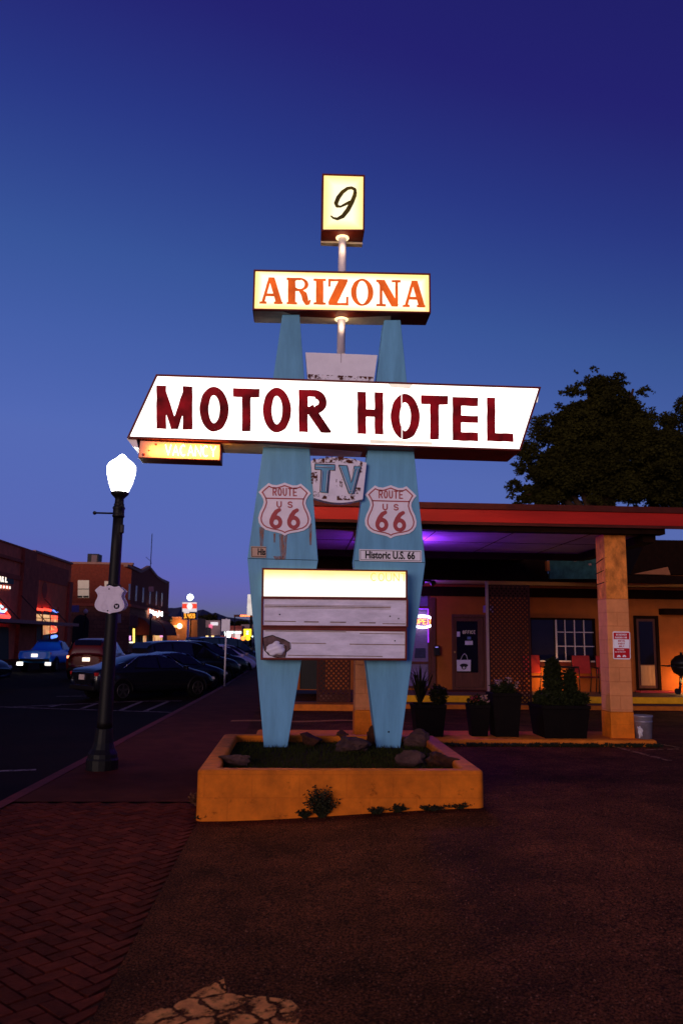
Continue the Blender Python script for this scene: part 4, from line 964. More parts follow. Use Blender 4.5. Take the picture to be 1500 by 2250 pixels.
b = MB(); b.box(X_(640), 13.2, 19.75, 26, WZ + .20, WZ + .24); b.box(X_(640), 13.2, 19.6, 19.745, WZ + .03, WZ + .19); b.box(X_(640), at(1203, 1250, 19.6).x, 19.62, 19.74, WZ + .192, WZ + .9); roof = b.build('roof', M_dark, motel)
b = MB(); b.box(X_(648), 13, 19.75, YW - .003, WZ + .095, WZ + .15); b.build('porch_ceiling', mat('porch_ceiling_paint', (.34, .22, .18), .8, .2, 3), motel)
b = MB(); b.box(X_(648), 13, YW - .06, YW - .003, WZ - .24, WZ + .02); b.build('wall_plate_trim', M_dark, motel)
b = MB(); b.box(X_(945), X_(955), YW - .10, YW - .002, PF, WZ - .29); b.build('corner_post', M_door, motel)
# office door
def frame(mb, x0, x1, z0, z1, wd, y0, y1, sill=True):
    mb.box(x0, x0 + wd, y0, y1, z0, z1); mb.box(x1 - wd, x1, y0, y1, z0, z1); mb.box(x0 + wd, x1 - wd, y0, y1, z1 - wd, z1)
    if sill: mb.box(x0 + wd, x1 - wd, y0, y1, z0, z0 + wd)
b = MB(); frame(b, D1[0], D1[1], D1[2] + .02, D1[3], .07, YW - .02, YW + .12); b.build('door_frame', M_door, motel)
gx0, gx1, gz0, gz1 = X_(1003), X_(1050), Z_(1478, 1030), Z_(1365, 1030)
b = MB(); hole_wall(D1[0] + .075, D1[1] - .075, D1[2] + .095, D1[3] - .075, [(gx0, gx1, gz0, gz1)], YW + .02, YW + .07, b); dr = b.build('door', M_door, motel)
b = MB(); b.box(gx0 - .01, gx1 + .01, YW + .04, YW + .05, gz0 - .01, gz1 + .01); b.build('glass', M_glassd, dr)
b = MB(); b.lathe([(.03, 0), (.03, .05), (.015, .06)], at(998, 1433, YW + .02), (0, -1, 0), 10); b.build('handle', mat('brass', (.5, .3, .12), .3, .1, 5, metal=.9), dr)
M_pale = mat('pale_card', (.55, .48, .56), .6, .15, 8); M_curt = mat('lilac_curtain', (.16, .12, .22), .9, .4, 20, stretch=(6, 1, .4))
b = MB(); b.box(X_(1010), X_(1049), YW + .10, YW + .115, Z_(1432), gz1 + .02); b.box(X_(1042), X_(1050), YW + .085, YW + .095, gz0 + .02, gz1); b.build('door_blind', M_curt, dr)
b = MB(); mp = face_map(1015.5, 1393, YW + .012); word(b, 'OFFICE', 0, 0, 4.2, 8, 1.1, .8, mp, .4); b.build('door_lettering', mat('gold_letters', (.6, .5, .36), .5, .2, 8), dr)
b = MB(); b.prism(poly_at([(1021, 1408), (1038, 1408), (1038, 1417), (1021, 1417)], YW + .030), (0, .004, 0)); b.prism(poly_at([(1003, 1388), (1010, 1388), (1010, 1399), (1003, 1399)], YW + .030), (0, .004, 0)); b.build('notice', M_pale, dr)
b = MB(); b.prism(poly_at([(1026, 1399), (1034, 1399), (1034, 1405), (1026, 1405)], YW + .030), (0, .004, 0)); b.build('notice', mat('blue_card', (.10, .14, .30), .6, .1, 8), dr)
b = MB(); b.box(D1[0] - .2, D1[1] + .15, YW - .55, YW - .003, PF + .001, PF + .025); b.build('door_sill', M_fasdark, motel)
# tote bag hung on the door
t = thing('tote_bag', 'pale tote bag with a dark print hanging on the office door', 'bag', at(1019, 1475, YW + .0))
b = MB(); b.prism(poly_at([(1003, 1450), (1034, 1450), (1033.5, 1475), (1003.5, 1475)], YW - .035), (0, .03, 0)); b.build('bag_body', M_pale, t, .008)
b = MB(); b.tube(poly_at([(1011, 1450), (1016, 1440), (1020, 1436), (1024, 1440), (1027, 1450)], YW - .02), .008, 6); b.build('bag_handle', M_pale, t)
b = MB(); mp = face_map(1018.5, 1463, YW - .038); outline(b, lambda X, Y: field([('ell', 0, 1, 9, 4), ('ell', 0, -3, 5.5, 5), ('cut_ell', 0, -4, 2.6, 2.4)], X, Y), -11, -10, 11, 8, .7, mp); b.build('bag_print', M_black, t)
# office window with the open sign
b = MB(); frame(b, OW[0], OW[1], OW[2], OW[3], .06, YW - .02, YW + .12); zz = Z_(1458); b.box(OW[0] + .06, OW[1] - .06, YW - .015, YW + .1, zz - .05, zz + .02); zz2 = Z_(1338); b.box(OW[0] + .06, OW[1] - .06, YW - .015, YW + .1, zz2 - .03, zz2 + .03); ow = b.build('office_window', M_door, motel)
b = MB(); b.box(OW[0] + .05, OW[1] - .05, YW + .05, YW + .06, OW[2] + .05, OW[3] - .05); b.build('glass', mat('lilac_blind', (.17, .12, .25), .6, .2, 8, stretch=(1, 1, 6)), ow)
b = MB(); lx0, lx1, lz0, lz1 = X_(905), X_(940), Z_(1455), Z_(1342); b.tube([(lx0, YW - .03, lz1), (lx1, YW - .03, lz1), (lx1, YW - .03, lz0 + .5)], .012, 6); b.build('led_strip', glow('purple_strip', (.30, .03, 1.0), 2.2), ow)
b = MB(); b.prism(poly_at([(912, 1424), (934, 1424), (934, 1446), (910, 1446)], YW + .02), (0, .02, 0)); b.build('brochure_rack', mat('dark_blue_rack', (.03, .03, .07), .6, .3, 20), ow)
t = thing('open_sign', 'oval neon OPEN sign glowing white and orange in the office window', 'neon sign', at(934, 1366, YW - .06))
b = MB(); c = at(928, 1366, YW - .06); b.tube([(c.x + math.cos(a) * .31, c.y, c.z + math.sin(a) * .155) for a in np.linspace(0, 2 * math.pi, 33)], .032, 8, False); b.build('neon_ring', glow('white_neon', (.74, .78, 1), 6), t)
b = MB(); tubes(b, 'OPEN', 0, 0, 6.3, 11, 2.6, .013, face_map(911.5, 1371, YW - .07, .01)); b.build('neon_letters', glow('orange_neon', (1, .22, .04), 5), t)
b = MB(); b.tube([(c.x - .2, c.y + .03, c.z), (c.x + .2, c.y + .03, c.z)], .012, 6); b.build('neon_backing', M_black, t)
t = thing('key_box', 'black key drop box on the post left of the office door', 'box', at(959, 1440, YW - .12))
b = MB(); b.prism(poly_at([(954, 1419), (964, 1418), (966, 1424), (966, 1440), (955, 1441), (953.5, 1430)], YW - .2), (0, .10, 0)); kb = b.build('box_body', M_black, t, .01)
b = MB(); b.prism(poly_at([(956, 1421), (962, 1421), (962, 1423), (956, 1423)], YW - .205), (0, .004, 0)); b.build('lit_screen', glow('key_screen', (.3, .25, .8), .8), kb)
t = thing('porch_spotlight', 'dark twin-head security spotlight under the porch ceiling by the office', 'lamp', at(938, 1279, 20.6))
b = MB(); c = at(938, 1279, 20.6); b.box(c.x - .1, c.x + .1, c.y - .08, c.y + .08, c.z, WZ + .14); b.lathe([(.03, 0), (.07, .06), (.075, .12)], (c.x - .1, c.y, c.z + .02), (-.5, -.6, -.5), 10); b.lathe([(.03, 0), (.07, .06), (.075, .12)], (c.x + .1, c.y, c.z + .02), (.5, -.6, -.5), 10); b.build('lamp_head', M_black, t)
# big window with white grid
b = MB(); frame(b, WN[0], WN[1], WN[2], WN[3], .05, YW - .03, YW + .08, False); mid = X_(1221); b.box(mid - .02, mid + .035, YW - .02, YW + .06, WN[2], WN[3] - .05); wf = b.build('window', M_dark, motel)
b = MB(); b.box(WN[0] + .05, WN[1] - .05, YW + .04, YW + .05, WN[2], WN[3] - .04); b.build('glass', mat('room_glass', (.010, .008, .016), .15, .3, 2, spec=.2), wf)
b = MB(); b.box(mid - .02, mid + .03, YW - .035, YW - .021, WN[2] + .001, WN[3] - .05)
for i in (1, 2, 3): x = mid + (WN[1] - .05 - mid) * i / 4; b.box(x - .012, x + .012, YW - .012, YW + .02, WN[2], WN[3] - .05)
for i in (1, 2): z = WN[2] + (WN[3] - WN[2]) * i / 3; b.box(mid + .04, WN[1] - .05, YW - .016, YW + .018, z - .012, z + .012)
b.build('window_grid', M_wfrm, wf)
b = MB(); b.box(WN[0] - .05, WN[1] + .05, YW - .08, YW + .02, WN[2] - .04, WN[2] - .001); b.build('window_sill', M_wfrm, wf)
b = MB(); b.box(WN[0] - .1, WN[1] + .1, YW - .03, YW - .003, WN[2] - .2, WN[2] - .042); b.build('apron_trim', M_fasdark, motel)
# room door with gauzy lower screen
b = MB(); frame(b, D2[0], D2[1], D2[2] + .02, D2[3], .08, YW - .02, YW + .12); b.build('door_frame', M_dark, motel)
b = MB(); b.box(D2[0] + .085, D2[1] - .085, YW + .03, YW + .07, D2[2] + .10, D2[3] - .085); d2 = b.build('door', M_door, motel)
b = MB(); b.box(D2[0] + .16, D2[1] - .16, YW + .012, YW + .028, D2[2] + .18, Z_(1462, 1420)); b.build('screen_panel', mat('tan_screen', (.42, .22, .10), .8, .35, 3, stretch=(3, 1, .5)), d2)
b = MB(); b.box(D2[0] + .16, D2[1] - .16, YW + .012, YW + .028, Z_(1460, 1420), D2[3] - .16); b.build('glass', M_glassd, d2)
b = MB(); b.box(D2[0] - .05, D2[1] + .25, YW - .4, YW - .003, PF + .001, PF + .05); b.build('red_step', M_red, motel, .01)
b = MB(); b.box(X_(1450), X_(1520), YW - .35, YW - .003, Z_(1351, 1470), Z_(1338, 1470)); b.build('wall_shelf', M_dark, motel)
b = MB(); b.box(LD[0], LD[1], YW + .05, YW + .1, LD[2], LD[3]); b.build('door', M_black, motel)
b = MB(); b.box(X_(1062), X_(1078), YW - .3, YW - .003, Z_(1346, 1068), Z_(1331, 1068)); b.build('porch_box', mat('lilac_box', (.3, .22, .4), .6, .1, 5), motel)
# porch floor, steps
b = MB(); b.box(X_(700), 13, 20.05, YW + .2, -.1, PF); o = b.build('porch_floor', M_slab); tag(o, kind='structure')
b = MB(); b.box(2.2, 13, 19.93, 20.045, .09, PF + .002); o = b.build('yellow_kerb', M_yellow, None, .02); tag(o, kind='structure')
b = MB(); b.box(-.1, 13, 19.2, 20.04, -.05, .085); b.build('porch_walk', M_slab); tag(bpy.data.objects['porch_walk'], kind='structure')
b = MB(); b.box(-.1, 13, 19.08, 19.197, -.05, .10); o = b.build('walk_kerb', M_kerb, None, .02); tag(o, kind='structure')
b = MB(); b.box(-.08, 2.15, 18.4, 19.075, -.05, .14); o = b.build('office_step', M_kerb, None, .02); tag(o, kind='structure')
b = MB()
for i in range(12):
    x = -1.2 + i * .28; b.add([(x, 15.9 + .1 * math.sin(i), lot_z(x, 15.9) + .004), (x + .28, 15.9 + .1 * math.sin(i + 1), lot_z(x + .28, 15.9) + .004), (x + .28, 16.15 + .1 * math.sin(i + 1), lot_z(x + .28, 15.9) + .004), (x, 16.15 + .1 * math.sin(i), lot_z(x, 15.9) + .004)], [(0, 1, 2, 3)])
b.build('painted_line', sheet_mat('orange_line_paint', (.50, .16, .03), .36, 6, soft=.05)); tag(bpy.data.objects['painted_line'], kind='structure')

# lattice screens
def lattice(label, x0, x1, y, z0, z1, closed=True):
    t = thing('lattice_screen', label, 'lattice', ((x0 + x1) / 2, y, z0), group='lattice screens along the porch')
    b = MB(); st = .115; wd = .02
    for sgn, yy in ((1, y), (-1, y + .012)):
        n = int((x1 - x0 + z1 - z0) / st) + 2
        for i in range(-n, n):
            c = i * st; pts = []
            if sgn > 0: a0 = max(x0, x0 + c); a1 = min(x1, x0 + c + (z1 - z0)); f_ = lambda x: z0 + (x - x0 - c)
            else: a0 = max(x0, x1 - c - (z1 - z0)); a1 = min(x1, x1 - c); f_ = lambda x: z0 + (x1 - c - x)
            if a1 - a0 < .03: continue
            p, q = Vector((a0, yy, f_(a0))), Vector((a1, yy, f_(a1))); u = (q - p).normalized(); nn = Vector((-u.z, 0, u.x)) * wd
            b.obox((p + q) / 2, (q - p) / 2, nn, Vector((0, .005, 0)))
    b.build('lattice_panel', M_latt, t)
    b = MB(); frame(b, x0 - .03, x1 + .03, z0 - .02, z1 + .03, .045, y - .015, y + .03); b.build('lattice_frame', M_latt, t)
    return t
lattice('tall brown lattice screen right of the office door, in front of the window', X_(1075, 1400, 19.6), X_(1162, 1400, 19.6), 19.6, .09, 2.95)
lattice('brown lattice screen seen between the two blue pylons', X_(700, 1400, 19.0), X_(768, 1400, 19.0), 19.0, .15, 2.9)
b = MB(); xx = X_(1071, 1400, 19.5); b.box(xx - .03, xx + .03, 19.5, 19.56, .087, WZ); b.solo('porch_post', mat('pale_post', (.42, .25, .2), .7, .2, 6), 'slim pale post at the left edge of the right lattice screen', 'post')

# roofs behind
b = MB(); q = [(1205, 1231.5), (1330, 1203), (1330, 1272), (1207, 1272)]; t = thing('weathered_gable', 'weathered teal board gable showing between canopy and porch roof', 'gable', at(1260, 1258, 19.3))
b.prism(poly_at(q, 19.3), (0, .12, 0)); tg = b.build('teal_board', mat('teal_board', (.022, .07, .055), .8, .6, 6, detail=8), t)
b = MB(); b.prism(poly_at([(1200, 1233), (1206, 1231), (1207.5, 1254), (1201, 1254)], 19.28), (0, .14, 0)); b.build('gable_end', M_wall, t)
b = MB()
for x, y, s_ in [(1243, 1226, 3), (1262, 1231, 4), (1295, 1240, 4), (1315, 1238, 3), (1290, 1218, 2.5), (1312, 1251, 3)]: b.add(poly_at([(x - s_, y - s_ * .4), (x + s_ * .6, y - s_ * .6), (x + s_, y + s_ * .5), (x - s_ * .4, y + s_ * .7)], 19.295), [(0, 1, 2, 3)])
b.build('peeled_patch', mat('bare_wood', (.26, .12, .08), .8, .4, 8), tg)
house = thing('gabled_house', 'dark gabled house roof behind the motel at the right edge', 'house', (11, 27, .0))
b = MB(); q = [(1384, 1262), (1418, 1186), (1560, 1188), (1600, 1262)]; b.prism(poly_at(q, 27), (0, 6, 0)); b.build('roof', M_dark, house)
b = MB(); xh0, xh1 = at(1390, 1270, 27.3).x, at(1600, 1270, 27.3).x; b.box(xh0, xh1, 27.3, 32, 0, at(1400, 1262, 27.3).z); b.build('wall', M_wall, house)
b = MB(); b.prism(poly_at([(1392, 1261), (1466, 1245.5), (1472, 1263)], 25.6), (0, .3, 0)); b.build('gable', mat('cream_gable', (.30, .10, .04), .8, .15, 4), house)

# purple lamp under the canopy soffit
M_plamp = glow('purple_lamp', (.30, .05, 1), 6)
t = thing('purple_floodlight', 'small purple floodlight on the canopy beam behind the right pylon', 'lamp', at(886, 1222, 13.2))
b = MB(); c = at(886, 1216, 13.2); b.box(c.x - .08, c.x + .08, c.y - .05, c.y + .05, c.z - .06, c.z + .02); fo = b.build('lamp_housing', M_black, t, .008)
b = MB(); b.box(c.x - .07, c.x + .07, c.y - .06, c.y - .052, c.z - .05, c.z + .01); b.build('lamp_lens', M_plamp, fo)
point('purple_light', (c.x + .03, c.y - .25, c.z - .06), (.20, .03, 1), 115, .08)
pc2 = at(925, 1300, 21.2); point('purple_porch_light', (pc2.x, 21.0, WZ - .1), (.26, .03, 1), 26, .1)
# low lanterns that light the porch wall
def lantern(px, label, e):
    c = at(px, 1512, 21.55); t = thing('porch_lantern', label, 'lantern', (c.x, 21.55, PF), group='low lanterns on the porch floor')
    b = MB(); b.lathe([(.05, 0), (.05, .02), (.012, .03), (.012, .10), (.05, .11), (.05, .13)], (c.x, 21.55, PF), n=12); b.build('lantern_stand', M_black, t)
    b = MB(); b.lathe([(.035, .131), (.042, .2), (.03, .25)], (c.x, 21.55, PF), n=12); b.build('lantern_glass', glow('lantern_glass', (1, .48, .12), 14), t)
    point('lantern_light', (c.x, 21.52, PF + .33), (1, .50, .14), e, .05)
lantern(1513, 'low lantern glowing just past the grill at the right edge', 36)
lantern(1214, 'low lantern hidden behind the patio table and shrub pot', 24)
# ------------------------------------------------------------------ pots and plants on the island
M_pot = mat('black_pot', (.005, .0025, .002), .7, .3, 10, spec=.08)
M_leafd = mat('shrub_leaf', (.014, .016, .004), .8, .5, 12, spec=.08)
M_leafg = mat('spiky_leaf', (.018, .016, .005), .8, .5, 12, spec=.08)
M_petal = mat('pale_petals', (.34, .18, .16), .7, .3, 30); M_petalr = mat('red_petals', (.28, .03, .03), .7, .3, 30)
PYY = 12.1
def pot(label, xl, xr, bl_, br_, yt, yb, square=True, Y=PYY):
    c = at((bl_ + br_) / 2, yb, Y); t = thing('plant_pot', label, 'potted plant', (c.x, Y, IZ), group='black pots on the canopy island')
    zt = at(xl, yt, Y).z; tw = (at(xr, yt, Y).x - at(xl, yt, Y).x) / 2; bw = (at(br_, yb, Y).x - at(bl_, yb, Y).x) / 2; cx = c.x
    n = 4 if square else 20; b = MB(); k = math.sqrt(2) if square else 1
    def loop(r, z): return [(cx + r * k * math.cos(2 * math.pi * (i + .5) / n), Y + r * k * math.sin(2 * math.pi * (i + .5) / n), z) for i in range(n)]
    L = [loop(bw, IZ), loop(tw * .97, zt - .05), loop(tw, zt - .048), loop(tw, zt), loop(tw * .9, zt), loop(tw * .88, zt - .05)]
    V = sum(L, []); F = [tuple(range(n - 1, -1, -1))]
    for j in range(5): F += [(j * n + i, j * n + (i + 1) % n, (j + 1) * n + (i + 1) % n, (j + 1) * n + i) for i in range(n)]
    F.append(tuple(5 * n + i for i in range(n)))
    b.add(V, F); b.build('pot', M_pot, t, .006 if square else 0)
    return t, cx, Y, zt
def leaves(mb, blobs, n, size, seed, flat=.6):
    """many small leaf quads spread through ellipsoid clumps; blobs = (cx,cy,cz,rx,ry,rz,weight)"""
    r = np.random.default_rng(seed); W = np.array([q[6] for q in blobs], float); W /= W.sum()
    ch = r.choice(len(blobs), n, p=W); Bq = np.array([q[:6] for q in blobs])[ch]
    d = r.normal(size=(n, 3)); d /= np.linalg.norm(d, axis=1)[:, None]; rr = r.uniform(.25, 1, n) ** .5
    p = Bq[:, :3] + d * Bq[:, 3:] * rr[:, None]
    a = r.normal(size=(n, 3)); a[:, 2] *= flat; a /= np.linalg.norm(a, axis=1)[:, None]
    b_ = np.cross(a, r.normal(size=(n, 3))); b_ /= np.linalg.norm(b_, axis=1)[:, None] + 1e-9
    s = size * r.uniform(.6, 1.3, n)[:, None]
    V = np.stack([p, p + a * s * .5 + b_ * s * .28, p + a * s, p + a * s * .5 - b_ * s * .28], 1).reshape(-1, 3)
    mb.add(V.tolist(), [(4 * i, 4 * i + 1, 4 * i + 2, 4 * i + 3) for i in range(n)]); return mb
def sx(px, Y): return px * Y / F_PX
t, cx, Y, zt = pot('wide square black pot with spiky foliage, half hidden behind the right pylon', 906, 976, 912, 968, 1546, 1613)
b = MB(); r_ = random.Random(4)
for i in range(60):
    a = r_.uniform(0, 6.28); L = r_.uniform(.3, .72); e = r_.uniform(.15, .6)
    p0 = Vector((cx - .12, Y, zt - .04)); p1 = p0 + Vector((math.cos(a) * L * e * .6, math.sin(a) * L * e * .6, L * .7)); p2 = p0 + Vector((math.cos(a) * L * e * 1.2, math.sin(a) * L * e * 1.2, L * (1 - e * .5)))
    nn = Vector((-math.sin(a), math.cos(a), 0)) * .014; b.add([p0 - nn, p0 + nn, p1 + nn * .8, p1 - nn * .8, p2], [(0, 1, 2, 3), (3, 2, 4)])
leaves(b, [(cx + .16, Y, zt + .12, .13, .13, .16, 1)], 900, .05, 5)
b.build('foliage', M_leafg, t)
t, cx, Y, zt = pot('small tapered black pot with red and white flowers', 1026, 1072, 1033, 1067, 1547, 1612)
b = MB(); leaves(b, [(cx, Y, zt + .03, .17, .15, .10, 1)], 700, .05, 6); b.build('foliage', M_leafd, t)
b = MB(); leaves(b, [(cx + .07, Y - .1, zt + .10, .05, .04, .05, 1), (cx + .12, Y - .1, zt + .05, .03, .03, .03, .5)], 90, .035, 7); b.build('flowers', M_petal, t)
b = MB(); leaves(b, [(cx - .06, Y - .1, zt + .08, .09, .05, .05, 1)], 60, .03, 8); b.build('flowers', M_petalr, t)
t, cx, Y, zt = pot('tall tapered black pot with pale flowers, in front of the lattice', 1074, 1138, 1082, 1132, 1521, 1614)
b = MB(); leaves(b, [(cx, Y, zt + .05, .20, .16, .13, 1)], 900, .05, 9); b.build('foliage', M_leafd, t)
b = MB(); leaves(b, [(cx - .10, Y - .1, zt + .16, .05, .05, .05, 1), (cx + .07, Y - .08, zt + .18, .06, .05, .05, 1), (cx + .18, Y - .08, zt + .12, .03, .03, .05, .5)], 130, .032, 10); b.build('flowers', M_petal, t)
t, cx, Y, zt = pot('broad black trough pot with a tall clipped shrub, left of the right column', 1174, 1279, 1183, 1272, 1546, 1617)
b = MB(); leaves(b, [(cx - .07, Y, zt + .28, .13, .12, .40, 2.4), (cx - .07, Y, zt + .52, .10, .09, .16, 1), (cx + .19, Y, zt + .24, .09, .09, .30, 1.2), (cx, Y, zt + .06, .36, .2, .13, 2), (cx + .34, Y, zt + .08, .13, .1, .08, .5), (cx - .25, Y, zt + .08, .12, .12, .12, .6)], 11000, .055, 11)
b.build('foliage', M_leafd, t)
b = MB(); b.tube([(cx - .07, Y, zt - .05), (cx - .07, Y, zt + .5)], .015, 6); b.tube([(cx + .1, Y, zt - .05), (cx + .19, Y, zt + .4)], .012, 6); b.build('stem', M_dark, t)
b = MB(); r_ = random.Random(9)
for i in range(240):
    x = r_.uniform(1.9, 5.3); sprigs(b, (x, 11.60 + r_.uniform(-.06, .02), lot_z(x)), .05, .05, 2, .03, i)
b.build('undergrowth', M_weed); tag(bpy.data.objects['undergrowth'], kind='stuff')
# litter bucket with a bag
c = at(1413, 1619, 11.86); t = thing('bucket', 'grey metal bucket standing right of the canopy column', 'bucket', (c.x, 11.86, IZ))
zb_, zt_ = IZ, at(1413, 1571, 11.86).z
b = MB(); b.lathe([(.115, zb_), (.135, zt_ - .03), (.142, zt_ - .025), (.142, zt_), (.128, zt_), (.12, zt_ - .1)], (c.x, 11.86, 0), n=20); b.lathe([(.13, zt_ - .10), (.136, zt_ - .095), (.136, zt_ - .085), (.131, zt_ - .08)], (c.x, 11.86, 0), n=20); b.build('bucket_body', mat('grey_bucket', (.28, .24, .30), .4, .25, 8, metal=.4), t)
rock('plastic_bag', 'crumpled white plastic bag stuck to the left of the bucket', (at(1404, 1600, 11.72).x, 11.72, .33), (.05, .03, .09), mat('white_bag', (.6, .52, .52), .5, .2, 14), 30, .8, .4, None)
bpy.data.objects['plastic_bag']['category'] = 'bag'

# ------------------------------------------------------------------ porch furniture
M_cfrm = mat('chair_frame', (.02, .012, .010), .5, .2, 8); M_cred = mat('red_chair_back', (.50, .035, .02), .6, .2, 6)
def chair():
    t = thing('patio_chair', 'red-backed patio chair half hidden by the lattice screen', 'chair', (0, 0, 0), group='red patio chairs under the barred window')
    b = MB(); b.obox((0, .24, .74), Vector((.25, 0, 0)), Vector((0, .012, 0)), Vector((0, .04, .24))); b.build('backrest', M_cred, t, .02, True)
    b = MB(); b.box(-.25, .25, -.25, .22, .40, .43); b.build('seat', M_cred, t, .01, True)
    for s in (-1, 1):
        b = MB(); b.tube([(s * .27, -.26, 0), (s * .27, -.25, .62), (s * .27, -.20, .66), (s * .27, .20, .66)], .014, 6); b.build('armrest', M_cfrm, t, 0, True)
        b = MB(); b.tube([(s * .26, .30, 0), (s * .26, .21, .42), (s * .26, .28, .98)], .014, 6); b.build('leg', M_cfrm, t, 0, True)
    b = MB(); b.tube([(-.27, -.25, .41), (.27, -.25, .41)], .012, 6); b.tube([(-.26, .21, .41), (.26, .21, .41)], .012, 6); b.build('stretcher', M_cfrm, t, 0, True)
    return t
ch0 = chair()
for i, (px, lab) in enumerate([(1176, None), (1290, 'red-backed patio chair nearest the right canopy column'), (1311, 'red-backed patio chair partly behind the right canopy column')]):
    o = ch0 if i == 0 else copy_tree(ch0); o.location = (at(px, 1500, 21.45).x, 21.45, PF + .001); o.rotation_euler = (0, 0, (.15, .05, -.05)[i])
    if lab: o['label'] = lab
    if i == 1: o.location.x -= .06
    if i == 2: o.location.x += .33
c = at(1246, 1500, 21.3); t = thing('patio_table', 'small round patio table with curved legs between the red chairs', 'table', (c.x, 21.3, PF))
b = MB(); b.lathe([(.30, .66), (.31, .67), (.31, .69), (.30, .70)], (c.x, 21.3, PF), n=24); b.build('table_top', M_cfrm, t)
for i in range(4):
    a = i * math.pi / 2 + .5; b = MB(); b.tube([(c.x + math.cos(a) * r, 21.3 + math.sin(a) * r, PF + z) for r, z in ((.28, 0), (.20, .2), (.10, .4), (.12, .55), (.24, .66))], .013, 6); b.build('leg', M_cfrm, t)
c = at(1489, 1500, 21.2); t = thing('kettle_grill', 'black barbecue grill with a side shelf at the right picture edge', 'grill', (c.x, 21.2, PF))
zc = at(1489, 1463, 21.2).z - PF
b = MB(); b.lathe([(.05, zc - .28), (.2, zc - .2), (.27, zc - .06), (.28, zc)], (c.x + .12, 21.2, PF), n=20); b.build('bowl', M_black, t)
b = MB(); b.lathe([(.285, zc), (.27, zc + .12), (.18, zc + .24), (.05, zc + .29)], (c.x + .12, 21.2, PF), n=20); b.tube([(c.x + .12, 21.2, PF + zc + .28), (c.x + .12, 21.2, PF + zc + .36)], .04, 8); b.build('lid', M_black, t)
b = MB(); b.box(c.x - .38, c.x - .14, 21.0, 21.4, PF + zc - .02, PF + zc + .01); b.build('side_shelf', M_black, t)
for dx, dy in ((-.10, -.1), (.3, -.1), (.1, .2)):
    b = MB(); b.tube([(c.x + .12 + dx * .5, 21.2 + dy, PF + zc - .18), (c.x + .05 + dx, 21.2 + dy * 1.5, PF)], .018, 6); b.build('leg', M_black, t)
b = MB(); b.tube([(c.x - .10, 21.04, PF + .082), (c.x - .10, 21.08, PF + .082)], .08, 14); b.build('wheel', M_black, t)

# ------------------------------------------------------------------ trees
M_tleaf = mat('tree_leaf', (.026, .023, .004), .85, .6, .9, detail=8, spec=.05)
M_trunk = mat('bark', (.05, .025, .015), .95, .4, 6, bump=.5)
def tree(name, label, base, H, crown, n, leaf, seed, cat='tree', group=None):
    """crown = list of ellipsoids (dx, dy, z, rx, ry, rz); leaves gather in clumps spread over them"""
    t = thing(name, label, cat, base, group=group); r = np.random.default_rng(seed); bx, by, bz = base
    b = MB(); z0 = min(q[2] - q[5] * .3 for q in crown)
    b.tube([(bx, by, bz - .1), (bx + .05, by, bz + z0 * .5), (bx, by, bz + z0)], [H * .045, H * .034, H * .026], 10)
    for q in crown: b.tube([(bx, by, bz + z0 * .8), (bx + q[0] * .5, by + q[1] * .5, bz + (z0 + q[2]) / 2), (bx + q[0], by + q[1], bz + q[2])], [H * .02, H * .013, H * .005], 7)
    b.build('trunk', M_trunk, t)
    cl = []
    for q in crown:
        m = int(46 * q[3] * q[5] / 4) + 12
        for _ in range(m):
            d = r.normal(size=3); d /= np.linalg.norm(d); k = r.uniform(.45, 1.04); s = r.uniform(.16, .34) * min(q[3], q[5]) * .8
            if r.uniform() < .22: k, s = r.uniform(1.02, 1.22), s * .42
            s *= 1.35; cl.append((bx + q[0] + d[0] * q[3] * k, by + q[1] + d[1] * q[4] * k, bz + q[2] + d[2] * q[5] * k, s, s, s * .75, s * s))
    b = MB(); leaves(b, cl, n, leaf, seed + 1); b.build('crown', M_tleaf, t)
    return t
TY = 33.0; tc = at(1310, 985, TY); rpx = TY / F_PX
def el(px, py, rx, ry, dy=0): p = at(px, py, TY); return (p.x - tc.x, dy, p.z, rx * rpx, rx * rpx * .9, ry * rpx)
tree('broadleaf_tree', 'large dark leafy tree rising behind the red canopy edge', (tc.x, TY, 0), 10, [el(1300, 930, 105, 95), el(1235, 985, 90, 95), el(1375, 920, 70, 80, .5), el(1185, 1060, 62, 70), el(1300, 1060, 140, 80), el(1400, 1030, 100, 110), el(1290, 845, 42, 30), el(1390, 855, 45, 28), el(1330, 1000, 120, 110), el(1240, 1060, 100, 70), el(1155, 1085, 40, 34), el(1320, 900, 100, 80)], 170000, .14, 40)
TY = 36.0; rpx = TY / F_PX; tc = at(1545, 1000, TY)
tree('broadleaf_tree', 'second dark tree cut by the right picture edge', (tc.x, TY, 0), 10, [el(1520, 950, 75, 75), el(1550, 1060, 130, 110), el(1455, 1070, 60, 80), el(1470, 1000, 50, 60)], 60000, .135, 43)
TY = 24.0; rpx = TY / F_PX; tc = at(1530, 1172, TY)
tree('broadleaf_tree', 'low overhanging foliage under the right end of the canopy edge', (tc.x + 1, TY, 0), 5, [el(1515, 1172, 34, 9), el(1560, 1172, 40, 14)], 2600, .12, 45)

